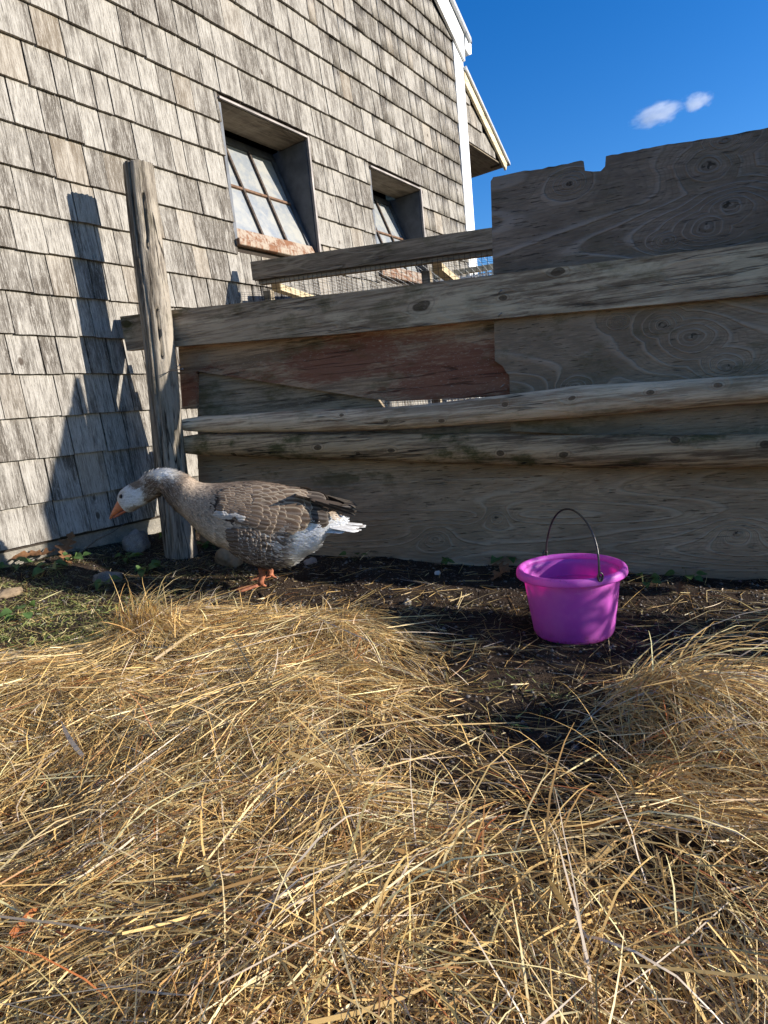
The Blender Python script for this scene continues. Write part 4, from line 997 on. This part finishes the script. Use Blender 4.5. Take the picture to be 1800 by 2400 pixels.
# wings: a solid folded wing on each side, dressed with rows of real feathers
topc = [(700, 262), (780, 222), (880, 208), (980, 214), (1080, 230), (1180, 250), (1270, 274), (1350, 292), (1420, 312)]
botc = [(715, 340), (770, 395), (860, 430), (960, 450), (1080, 456), (1180, 436), (1262, 402), (1350, 360), (1425, 325)]
def wing_xy(u, v):
    x = u * (len(topc) - 1); i_ = min(int(x), len(topc) - 2); f = x - i_
    tx = topc[i_][0] * (1 - f) + topc[i_ + 1][0] * f; ty = topc[i_][1] * (1 - f) + topc[i_ + 1][1] * f
    bx = botc[i_][0] * (1 - f) + botc[i_ + 1][0] * f; by = botc[i_][1] * (1 - f) + botc[i_ + 1][1] * f
    return tx * (1 - v) + bx * v, ty * (1 - v) + by * v
def feather_mesh(name, L, Wd, cm, rimc, tipr=.5, curve=.10):
    nu = 10; nv_ = 7; V = []; F_ = []; C_ = []
    for i_ in range(nu + 1):
        u = i_ / nu; ww = Wd * min(1, (u / .28) ** .5 if u < .28 else 1) * (1 if u < tipr else math.sqrt(max(0.0, 1 - ((u - tipr) / (1 - tipr)) ** 2.2)) * .97 + .03)
        for j in range(nv_):
            s = (j / (nv_ - 1) * 2 - 1); V.append((u * L, s * ww / 2, -abs(s) ** 2 * Wd * curve + .0008 * (j == 3) - u * u * L * .04))
            e = max(abs(s) ** 7 * .8, ss(.90, .985, u)); c_ = lerp3(cm, rimc, min(1, e)); c_ = lerp3(c_, lerp3(cm, (.5, .45, .4), .5), .5 if j == 3 else 0)
            C_.append(c_)
    for i_ in range(nu):
        for j in range(nv_ - 1): a = i_ * nv_ + j; F_.append((a, a + 1, a + nv_ + 1, a + nv_))
    me = mesh_from(name, V, F_, True); at = me.attributes.new('col', 'FLOAT_COLOR', 'POINT')
    at.data.foreach_set('color', np.concatenate([np.array(C_), np.ones((len(C_), 1))], 1).astype(np.float32).ravel()); me.materials.append(M_PLUME); return me
FW, FB, FD_ = (.105, .066, .043), (.185, .125, .082), (.030, .022, .018)
RIM = (.50, .41, .30)
fm = {'small': [feather_mesh('covert', .030, .021, lerp3(FW, FB, k / 2), RIM, .45, .05) for k in range(3)],
      'mid': [feather_mesh('covert', .050, .034, lerp3(FW, FB, k / 2), RIM, .5, .04) for k in range(3)],
      'big': [feather_mesh('tertial', .085, .046, lerp3(FW, FB, k / 2), RIM, .6, .04) for k in range(3)],
      'dark': [feather_mesh('tertial', .095, .044, (.045, .033, .026), (.20, .165, .13), .6, .04)],
      'prim': [feather_mesh('primary', .160, .022, FD_, lerp3(FD_, RIM, .35), .72, .2)],
      'white': [feather_mesh('covert', .036, .016, (.50, .47, .43), (.66, .63, .6), .5)],
      'flank': [feather_mesh('flank_feather', .036, .030, (.085, .058, .04), (.42, .355, .28), .72), feather_mesh('flank_feather', .034, .026, (.12, .085, .06), (.52, .46, .38), .7)],
      'tail': [feather_mesh('tail_feather', .100, .030, (.70, .68, .64), (.78, .76, .73), .75), feather_mesh('tail_feather', .11, .024, (.20, .17, .15), (.74, .72, .68), .7)]}
def place(me, name, P, d, n, parent, sc=1.0):
    d = Vector(d).normalized(); n = Vector(n); n = (n - d * n.dot(d)).normalized(); s = n.cross(d)
    o = bpy.data.objects.new(name, me); COL.objects.link(o); o.parent = parent
    o.matrix_local = Matrix(((d.x * sc, s.x * sc, n.x * sc, P[0]), (d.y * sc, s.y * sc, n.y * sc, P[1]), (d.z * sc, s.z * sc, n.z * sc, P[2]), (0, 0, 0, 1)))
    return o
for side in (-1, 1):
    NU, NVv = 30, 14; V = []; F_ = []
    yl = [-.08] * (NVv + 1)
    for i_ in range(NU + 1):
        for j in range(NVv + 1):
            u, v = i_ / NU, j / NVv; gx, gy = wing_xy(u, v); q = gq(gx, gy)
            h = bvh.ray_cast(Vector((q.x, -1, q.z)), Vector((0, 1, 0)))
            y = h[0].y if h[0] else yl[j]
            y = min(y, -.012)
            if gx > 1180: y = max(y, -.105 + (gx - 1180) * .00034) if h[0] else min(-.012, -.10 + (gx - 1180) * .00034)
            yl[j] = y; bul = .010 * math.sin(math.pi * min(1, v * 1.02)) ** .6 * (ss(0, .12, u))
            V.append((q.x, (y - bul), q.z))
    for i_ in range(NU):
        for j in range(NVv): a = i_ * (NVv + 1) + j; F_.append((a, a + 1, a + NVv + 2, a + NVv + 1))
    n0 = len(V); V += [(x, y + .014 if y < -.02 else y + .006, z) for x, y, z in V]; F2 = [tuple(n0 + k for k in f[::-1]) for f in F_]
    Vs = [(x, y * (-side), z) for x, y, z in V]
    wbv = BVHTree.FromPolygons([Vector(v) for v in V[:n0]], F_)
    me = mesh_from('wing', Vs, F_ + F2, True); at = me.attributes.new('col', 'FLOAT_COLOR', 'POINT')
    at.data.foreach_set('color', np.tile(np.array([.05, .036, .028, 1.0]), (len(Vs), 1)).astype(np.float32).ravel())
    wing = link('wing', me, M_PLUME, goose)
    def wf(kind, gx, gy, ang, off, sc=1.0, tilt=.10, parent=wing, bv=wbv, nm='feather'):
        q = gq(gx, gy); h = bv.ray_cast(Vector((q.x, -1, q.z)), Vector((0, 1, 0)))
        if not h[0]:
            h = bvh.ray_cast(Vector((q.x, -1, q.z)), Vector((0, 1, 0)))
            if not h[0]: return
        P, n = h[0], h[1]
        if n.y > 0: n = -n
        n = (n + Vector((0, -.6, 0))).normalized()
        d = Vector((math.cos(ang), 0, math.sin(ang))); d = (d - n * d.dot(n)).normalized(); d = (d + n * tilt).normalized()
        P = P + n * off
        if side > 0: P = Vector((P.x, -P.y, P.z)); n = Vector((n.x, -n.y, n.z)); d = Vector((d.x, -d.y, d.z))
        m_ = fm[kind]; return place(m_[rp.randrange(len(m_))], nm, P, d, n, parent, sc * rp.uniform(.94, 1.06))
    cnt = 0
    # rows run from the rump end (lowest layer) to the shoulder (top layer)
    for gx, gy, an in [(1262, 284, -8), (1275, 292, -9), (1282, 300, -7), (1275, 310, -4), (1262, 322, 0)]:
        wf('prim', gx, gy, R(an), .0015, .82 + rp.uniform(-.05, .08), .0)
    rows = [(1105, 'big', 8, 250, 415), (1062, 'big', 8, 246, 428), (1035, 'mid', 10, 236, 440), (990, 'mid', 10, 230, 440), (950, 'mid', 10, 224, 430), (912, 'mid', 9, 222, 400),
            (878, 'small', 13, 218, 410), (848, 'small', 13, 220, 390), (820, 'small', 12, 222, 370), (792, 'small', 11, 228, 350), (766, 'small', 9, 236, 335), (742, 'small', 7, 250, 325)]
    for k in range(7): wf('dark', 1178 + k * 6, 266 + k * 19, R(-4 - k * 2.2), .001, 1.0, .01)
    for ri, (gx, kd, n, y0, y1) in enumerate(rows):
        for j in range(n):
            v = (j + .5 * (ri % 2)) / n; gy = y0 + (y1 - y0) * v; wf(kd, gx + rp.uniform(-8, 8) + 26 * math.sin(v * 3.1), gy, R(-2 - 14 * v + rp.uniform(-5, 5)), .0012 + ri * .0004, 1, .035)
    for k in range(20):
        gx = rp.uniform(728, 880); wf('white', gx, 350 + (gx - 728) * .14 + rp.uniform(-11, 12), R(rp.uniform(-9, 0)), .0055, rp.uniform(.7, 1.2), .02)
    # flank feathers hang below the wing, tips down and back
    fl_root = empty('flank', (0, 0, 0), 0, goose)
    for ri in range(12):
        gx = 1055 - ri * 24
        for j in range(9):
            gyy_ = 640 - j * 25 + rp.uniform(-5, 5); wf('flank', gx + 20 * math.sin(j * .33) + rp.uniform(-5, 5) - (j < 2) * 8, gyy_, R(-16 + j * 1.5 + rp.uniform(-8, 8)), .001 + ri * .0006, .95, .09, fl_root, bvh)
# tail fan
tail = empty('tail', (0, 0, 0), 0, goose)
for k in range(9):
    s = (k - 4) / 4 * .8; q = gq(1335 + abs(s) * -6, 418 + abs(s) * 12, 0); an = R(-7 - 5 * abs(s))
    place(fm['tail'][k % 2], 'tail_feather', (q.x, s * .034, q.z - .002 * (k % 2)), (math.cos(an), s * .18, math.sin(an)), (0.05, s * .3, 1), tail, rp.uniform(1.12, 1.22))
for k in range(7):
    s = (k - 3) / 3; q = gq(1310, 450 + abs(s) * 8, 0); an = R(-4)
    place(fm['tail'][0], 'tail_feather', (q.x, s * .03, q.z), (math.cos(an), s * .2, math.sin(an)), (0.05, s * .4, 1), tail, rp.uniform(.75, .9))
# bill
M_BILL = plain('orange_bill', (.62, .20, .085), .42, .4, 0, .35, 50, .2)
M_LEG = plain('orange_leg_skin', (.42, .15, .075), .6, .3, 0, .45, 120, .5)
def loft(name, tops, bots, hw, mat, parent, n2=16):
    V = []; F_ = []
    for (a, b, w_) in zip(tops, bots, hw):
        A_, B_ = gq(*a), gq(*b); c_ = (A_ + B_) / 2; h_ = (A_ - B_) / 2
        for k in range(n2):
            an = 2 * math.pi * k / n2; P = c_ + h_ * math.cos(an); V.append((P.x, P.y - math.sin(an) * w_ * GS_, P.z))
    n = len(tops)
    for i_ in range(n - 1):
        for k in range(n2): k2 = (k + 1) % n2; F_.append((i_ * n2 + k, i_ * n2 + k2, (i_ + 1) * n2 + k2, (i_ + 1) * n2 + k))
    F_.append(tuple(range(n2))); F_.append(tuple((n - 1) * n2 + k for k in range(n2))[::-1])
    return link(name, mesh_from(name, V, F_, True), mat, parent)
bill = loft('bill', [(152, 284), (138, 298), (122, 328), (106, 360), (95, 386), (89, 402)], [(186, 352), (176, 352), (152, 364), (128, 380), (108, 396), (95, 409)], [20, 22, 19, 16, 13, 6], M_BILL, goose)
loft('lower_bill', [(184, 353), (152, 366), (128, 382), (112, 395)], [(190, 366), (164, 377), (140, 391), (114, 403)], [18, 14, 11, 5], plain('bill_underside', (.50, .16, .08), .5, .3), bill)
def near(gx, gy, bv):
    q = gq(gx, gy); h = bv.ray_cast(Vector((q.x, -1, q.z)), Vector((0, 1, 0))); return h[0] if h[0] else q
M_EYE = plain('dark_eye', (.008, .006, .005), .3, .4, 0, .1); M_LID = plain('orange_eyelid', (.22, .13, .09), .6, .3)
for s in (-1, 1):
    P = near(176, 272, bvh); P = Vector((P.x, P.y if s < 0 else -P.y, P.z))
    bm = bmesh.new(); bmesh.ops.create_uvsphere(bm, u_segments=16, v_segments=10, radius=.0078); me = bpy.data.meshes.new('eye'); bm.to_mesh(me); bm.free()
    me.polygons.foreach_set('use_smooth', [True] * len(me.polygons)); e = link('eye', me, M_EYE, goose); e.location = P - Vector((0, -.0012 * -s * -1, 0)) if False else P + Vector((0, .0018 * -s, 0))
    ring = [(P.x + .0076 * math.cos(t) * 1.1, P.y + .0006 * s, P.z + .0068 * math.sin(t)) for t in [2 * math.pi * k / 16 for k in range(17)]]
    link('eyelid', tube_mesh('eyelid', ring, .0014, 6, False), M_LID, goose)
# legs and webbed feet
def leg(kx, ky, y, foot_px, az):
    root = empty('leg', (0, 0, 0), 0, goose)
    f = gpt(foot_px); fz = gz(f.x, f.y); L_ = Vector(((f - GR).dot(GU), (f - GR).dot(GN), fz - GR.z + .006)); K = gq(kx, ky, y); K = Vector((K.x, L_.y, K.z))
    ank = L_ + Vector((.006, 0, .012)); mid = K.lerp(ank, .5) + Vector((.004, 0, 0))
    link('shank', tube_mesh('shank', [K + Vector((0, 0, .05)), K, K.lerp(ank, .25), mid, K.lerp(ank, .8), ank], [.019, .0155, .0118, .0105, .011, .013], 12), M_LEG, root)
    toes = []
    for s_, l in ((-.46, .080), (0, .094), (.46, .080)):
        d = Vector((-math.cos(az + s_), -math.sin(az + s_), 0)); pts_ = []
        for k in range(5):
            t = k / 4; P = ank * (1 - t) + (L_ + d * l) * t; P.z = ank.z * (1 - t) ** 2 + (L_.z + .003 * math.sin(t * 3)) * (1 - (1 - t) ** 2); pts_.append(P)
        toes.append(pts_); tb = tube_mesh('toe', pts_, [.0075, .0062, .0058, .005, .003], 8); link('toe', tb, M_LEG, root)
        link('claw', tube_mesh('claw', [pts_[-1], pts_[-1] + d * .006, pts_[-1] + d * .010 - Vector((0, 0, .004))], [.0026, .002, .0006], 6), plain('dark_claw', (.06, .045, .04), .5) if 'dark_claw' not in bpy.data.materials else bpy.data.materials['dark_claw'], root)
    for a, b in ((0, 1), (1, 2)):
        V = []; F_ = []
        for k in range(5):
            for j in range(4):
                u = j / 3; P = toes[a][k].lerp(toes[b][k], u); c_ = P.lerp(ank, .16 * math.sin(math.pi * u) * (k / 4)); V.append(c_ - Vector((0, 0, .0005)))
        for k in range(4):
            for j in range(3): q = k * 4 + j; F_.append((q, q + 1, q + 5, q + 4))
        n0 = len(V); V += [v - Vector((0, 0, .002)) for v in V]; F_ += [tuple(n0 + i_ for i_ in f_[::-1]) for f_ in F_]
        link('web', mesh_from('web', V, F_, True), M_LEG, root)
    bd = Vector((math.cos(az + .4), math.sin(az + .4), 0)); link('hind_toe', tube_mesh('hind_toe', [ank, ank + bd * .012 - Vector((0, 0, .008)), ank + bd * .02 - Vector((0, 0, .013))], [.006, .0045, .002], 8), M_LEG, root)
leg(948, 700, -.03, (608, 1379), R(12)); leg(985, 700, .06, (632, 1361), R(-6))

# ================================================================== STONES, LEAVES, WEEDS, STICK
M_ROCK = N('granite'); c = M_ROCK.obj(); a1 = M_ROCK.noise(c, 22, 6, .7); a2 = M_ROCK.noise(c, 240, 4, .7)
cc = M_ROCK.mix(M_ROCK.mapr(a1, .3, .7), (.26, .235, .20), (.12, .105, .09)); cc = M_ROCK.mix(M_ROCK.mapr(a2, .5, .72, 0, .7), cc, (.45, .41, .36)); M_ROCK.bump(M_ROCK.math('ADD', a1, a2), .9, .006); M_ROCK = M_ROCK.done(cc, .95, .1)
M_ROCKT = plain('tan_stone', (.30, .22, .14), .9, .1, 0, .5, 25, .7)
def stone(px, w_, d_, h_, label, mat, seed, sink=.25, back=0.0):
    P = gpt(px); x, y = P.x, P.y + back; z = gz(x, y)
    bm = bmesh.new(); bmesh.ops.create_icosphere(bm, subdivisions=4, radius=1)
    for v in bm.verts:
        p_ = v.co.copy(); n_ = mnoise.noise(p_ * 1.1 + Vector((seed, 0, 0))) * .35 + mnoise.noise(p_ * 3 + Vector((0, seed, 0))) * .12 + mnoise.noise(p_ * 9) * .03
        v.co = Vector((p_.x * w_ / 2, p_.y * d_ / 2, max(p_.z, -.5) * h_ * .62)) * (1 + n_)
    me = bpy.data.meshes.new('stone'); bm.to_mesh(me); bm.free(); me.polygons.foreach_set('use_smooth', [True] * len(me.polygons))
    o = link('stone', me, mat); o.location = (x, y, z + h_ * (.5 - sink)); o.rotation_euler.z = seed; tag(o, label, 'stone')
stone((325, 1306), .12, .09, .10, 'large grey stone lying against the foundation beside the fence post', M_ROCK, 1.0, .3)
stone((540, 1318), .13, .10, .10, 'tan stone at the foot of the fence behind the goose breast', M_ROCKT, 2.1, .3)
stone((250, 1362), .11, .07, .05, 'flat grey stone half buried in shaded grass near the wall', M_ROCK, 3.3, .35)
stone((25, 1405), .09, .06, .03, 'pale flat stone in the sunlit grass at the left edge', M_ROCKT, 4.2, .3)
stone((412, 1300), .05, .03, .035, 'small pale stone among weeds just right of the large grey stone', plain('pale_stone', (.42, .38, .33), .9, .1), 5.5, .3)
stone((728, 1316), .07, .025, .03, 'long pinkish stone chip lying behind the tail of the goose', plain('pink_stone', (.36, .26, .21), .9, .1), .6, .3)
stone((1026, 1343), .022, .018, .018, 'small white pebble on bare soil at the foot of the plywood', plain('white_pebble', (.6, .57, .52), .7, .2), 6.5, .3)
stone((955, 1415), .03, .025, .02, 'dark pebble among straw between goose and bucket', M_ROCK, 7.5, .3)

ml = N('weed_leaf'); c = ml.obj(); a1 = ml.noise(c, 90, 3, .6); lc = ml.mix(ml.mapr(a1, .35, .65), (.055, .11, .030), (.10, .17, .05)); ml.bump(a1, .4, .001)
tl2 = ml.n('BsdfTranslucent'); tl2.inputs[0].default_value = (.12, .22, .03, 1); ml.done(lc, .5, .3); mx2 = ml.n('MixShader'); mx2.inputs[0].default_value = .3
ml.t.links.new(ml.b.outputs[0], mx2.inputs[1]); ml.t.links.new(tl2.outputs[0], mx2.inputs[2]); ml.t.links.new(mx2.outputs[0], ml.out.inputs[0]); M_LEAF = ml.m
M_STEM = plain('weed_stem', (.12, .14, .05), .7, .2)
def leaf_mesh(name, L, Wd, mat, fold=.25):
    n = 7; V = []; F_ = []
    for i_ in range(n + 1):
        u = i_ / n; w_ = Wd * math.sin(math.pi * (.06 + .94 * u) ** .75) * (1 - .1 * u); 
        for s in (-1, 0, 1): V.append((u * L, s * w_ / 2, abs(s) * w_ * fold - u * u * L * .25))
    for i_ in range(n):
        for j in range(2): a = i_ * 3 + j; F_.append((a, a + 1, a + 4, a + 3))
    me = mesh_from(name, V, F_, True); me.materials.append(mat); return me
leaf_v = [leaf_mesh('leaf', .030, .026, M_LEAF, f) for f in (.1, .25, .4)]
rw = random.Random(31)
def weed(px, n, sc, label, spread=.038, hgt=.03):
    P = gpt(px); z = gz(P.x, P.y); root = empty('weed', (P.x, P.y, z)); tag(root, label, 'weed', 'low green weeds along the foot of the fence and wall')
    for k in range(n):
        az = rw.uniform(0, 6.28); rr = rw.uniform(.3, 1) * spread; h = hgt * rw.uniform(.5, 1.3); B = Vector((math.cos(az) * rr, math.sin(az) * rr, h))
        link('stem', tube_mesh('stem', [Vector((0, 0, -.004)), B * .5 + Vector((0, 0, h * .3)), B], .0008, 4), M_STEM, root)
        d = Vector((math.cos(az), math.sin(az), rw.uniform(-.3, .3))); place(leaf_v[rw.randrange(3)], 'leaf', B, d, (rw.gauss(0, .3), rw.gauss(0, .3) - .45, 1), root, sc * rw.uniform(.9, 1.6))
for px, n, sc, lb in [((135, 1308), 5, 1.5, 'broad leaved weed against the shaded foundation left of the stick'), ((300, 1330), 8, .9, 'weed spreading in front of the large grey stone'),
                      ((345, 1345), 9, .9, 'leafy weed patch below the large grey stone'), ((400, 1285), 5, 1.0, 'weed at the left foot of the fence post'),
                      ((440, 1300), 7, .9, 'weed just right of the small pale stone'), ((462, 1272), 3, 1.4, 'upright weed at the right foot of the fence post'),
                      ((505, 1290), 4, 1.1, 'weed between the fence post and the tan stone'), ((40, 1365), 6, 1.0, 'weed in the corner of grass at the left edge'),
                      ((125, 1365), 6, 1.1, 'weed below the dry leaves along the wall'), ((60, 1445), 6, 1.0, 'bright weed in the sunlit grass'),
                      ((832, 1312), 3, 1.1, 'single rounded weed at the fence foot behind the goose tail'), ((1033, 1325), 5, .8, 'small rosette weed beside the white pebble'),
                      ((1183, 1318), 4, 1.7, 'large round leaved weed behind the dry oak leaf'), ((1508, 1372), 5, .8, 'weed on dark soil right of the bucket'),
                      ((1610, 1362), 5, .8, 'weed at the fence foot near the right edge'), ((250, 1375), 6, .8, 'weed beside the flat half buried stone'), ((180, 1345), 6, .9, 'weed at the base of the shaded foundation')]:
    weed(px, n, sc, lb)
# dry oak leaves: lobed outline, curled
M_DRY = plain('dry_brown_leaf', (.20, .10, .045), .75, .2, 0, .4, 60, .4)
def oak(px, L, az, label, seed, back=0, tilt=.25, cat=True):
    r_ = random.Random(seed); P = gpt(px); n = 30; V = [(0, 0, 0)]; side = []
    prof = []
    for k in range(n + 1):
        u = k / n; w_ = .36 * math.sin(math.pi * u ** .8) * (.58 + .42 * math.cos(u * math.pi * 7.0)) + .03; prof.append((u, max(.02, w_)))
    V = []; F_ = []
    for u, w_ in prof:
        for s in (-1, -.5, 0, .5, 1): V.append((u * L, s * w_ * L * r_.uniform(.9, 1.1), abs(s) * w_ * L * .35 + .10 * L * math.sin(u * 4 + seed) + .03 * L * r_.random()))
    for i_ in range(n):
        for j in range(4): a = i_ * 5 + j; F_.append((a, a + 1, a + 6, a + 5))
    me = mesh_from('dry_leaf', V, F_, True); o = link('dry_leaf', me, M_DRY); o.location = (P.x, P.y + back, gz(P.x, P.y) + .012); o.rotation_euler = (r_.uniform(-.2, .5), -tilt, az)
    tag(o, label, 'dry leaf')
oak((1150, 1360), .095, R(12), 'curled brown oak leaf lying left of the purple bucket', 5, 0, .15)
oak((1195, 1345), .08, R(140), 'brown oak leaf resting behind the one by the bucket', 6, 0, .3)
oak((20, 1358), .12, R(30), 'long brown leaf against the sunlit end of the foundation', 7)
oak((80, 1345), .10, R(5), 'brown leaf in the shade beside the broad leaved weed', 8)
oak((150, 1340), .11, R(75), 'upright brown leaf standing between the weed and the stick', 9, 0, .7)
oak((175, 1352), .08, R(150), 'small brown leaf at the foot of the stick', 10, 0, .5)
oak((1590, 1395), .06, R(60), 'small brown leaf on straw right of the bucket', 11)
A_ = gpt((190, 1335)); A_.z = gz(A_.x, A_.y) + .01; B_ = wallp((296, 1224), .02)
st_ = link('stick', tube_mesh('stick', [A_, A_.lerp(B_, .35) + Vector((0, 0, .008)), A_.lerp(B_, .7) - Vector((0, 0, .004)), B_], [.004, .0035, .0025, .0015], 7), plain('grey_twig', (.16, .13, .10), .9, .1, 0, .4, 80)); tag(st_, 'thin grey stick propped against the barn foundation', 'stick')

# ================================================================== CLOUD
def cloud(px, dist, sx, sy, sz, label, seed):
    r = ray(*px).normalized(); P = CAM + r * dist
    bm = bmesh.new(); bmesh.ops.create_icosphere(bm, subdivisions=3, radius=1); me = bpy.data.meshes.new('cloud'); bm.to_mesh(me); bm.free()
    m = bpy.data.materials.new('cloud_vapour'); m.use_nodes = True; t = m.node_tree; t.nodes.clear(); out = t.nodes.new('ShaderNodeOutputMaterial'); pv = t.nodes.new('ShaderNodeVolumePrincipled')
    tc = t.nodes.new('ShaderNodeTexCoord'); ln = t.nodes.new('ShaderNodeVectorMath'); ln.operation = 'LENGTH'; nz_ = t.nodes.new('ShaderNodeTexNoise'); nz_.inputs['Scale'].default_value = 1.8; nz_.inputs['Detail'].default_value = 5; nz_.inputs['Roughness'].default_value = .6
    mp = t.nodes.new('ShaderNodeMapping'); mp.inputs['Location'].default_value = (seed, seed, 0)
    a = t.nodes.new('ShaderNodeMath'); a.operation = 'MULTIPLY_ADD'; a.inputs[1].default_value = 1.7; mr_ = t.nodes.new('ShaderNodeMapRange')
    mr_.inputs[1].default_value = 1.62; mr_.inputs[2].default_value = 1.05; mr_.inputs[3].default_value = 0; mr_.inputs[4].default_value = .026
    t.links.new(tc.outputs['Object'], ln.inputs[0]); t.links.new(tc.outputs['Object'], mp.inputs[0]); t.links.new(mp.outputs[0], nz_.inputs['Vector'])
    t.links.new(nz_.outputs[0], a.inputs[0]); t.links.new(ln.outputs['Value'], a.inputs[2]); t.links.new(a.outputs[0], mr_.inputs[0]); t.links.new(mr_.outputs[0], pv.inputs['Density'])
    pv.inputs['Color'].default_value = (1, 1, 1, 1); pv.inputs['Anisotropy'].default_value = .3
    t.links.new(pv.outputs[0], out.inputs['Volume']); m.volume_intersection_method = 'ACCURATE' if hasattr(m, 'volume_intersection_method') else None
    me.materials.append(m); o = bpy.data.objects.new('cloud', me); COL.objects.link(o); o.location = P; o.scale = (sx, sy, sz); o.rotation_euler = (0, R(-8), 0); tag(o, label, 'cloud')
cloud((1540, 268), 1500, 60, 42, 22, 'larger of two small white clouds above the broken plywood', 3.1)
cloud((1632, 240), 1500, 34, 30, 20, 'smaller white puff at the upper right of the larger cloud', 8.4)
SC.cycles.volume_step_rate = 2.0; SC.cycles.volume_bounces = 2

# ================================================================== SHRUB added out of view past the right edge, to dapple the bucket with shade
sx, sy = 2.5, 1.17; sz_ = gz(sx, sy); shade_shrub = empty('shade_shrub', (sx, sy, sz_)); tag(shade_shrub, 'leafy autumn bush added out of view to throw dappled shade on the bucket', 'shade_shrub')
rb = random.Random(9); sV = []; sF = []; M_BARK = plain('shrub_bark', (.12, .09, .065), .9, .1)
stems = []
for k in range(9):
    az = rb.uniform(0, 6.28); tp = Vector((math.cos(az) * rb.uniform(.1, .34), math.sin(az) * rb.uniform(.12, .34), rb.uniform(.5, 1.0)))
    pts_ = [Vector((math.cos(az) * .02, math.sin(az) * .02, -.03)), tp * .35 + Vector((0, 0, .1)), tp * .7 + Vector((rb.uniform(-.03, .03), 0, .05)), tp]
    stems.append(pts_); link('branch', tube_mesh('branch', pts_, [.012, .009, .006, .002], 7), M_BARK, shade_shrub)
lV = np.array([(0, 0, 0), (.5, -.3, .05), (.5, .3, .05), (1, 0, -.1)]); lF = np.array([(0, 1, 2), (1, 3, 2)])
allV = []; allF = []; cols_ = []
for k in range(2300):
    st2 = stems[rb.randrange(9)]; t = rb.uniform(.9, 3); i_ = min(int(t), 2); P = st2[i_].lerp(st2[i_ + 1], t - i_) + Vector((rb.gauss(0, .07), rb.gauss(0, .06), rb.gauss(0, .08)))
    M3 = Matrix.Rotation(rb.uniform(0, 6.28), 3, 'Z') @ Matrix.Rotation(rb.gauss(0, .8), 3, 'Y') @ Matrix.Rotation(rb.gauss(0, .8), 3, 'X')
    v = (lV * rb.uniform(.025, .05)) @ np.array(M3).T + np.array(P); allF.append(lF + len(allV) * 4); allV.append(v); c0 = [(.10, .13, .03), (.22, .16, .04), (.30, .14, .04)][rb.randrange(3)]; cols_ += [c0] * 4
o = link('leaves', fast_mesh('leaves', np.concatenate(allV), np.concatenate(allF), False, None, {'col': np.array(cols_)}), M_HAY, shade_shrub); tag(o, kind='stuff')
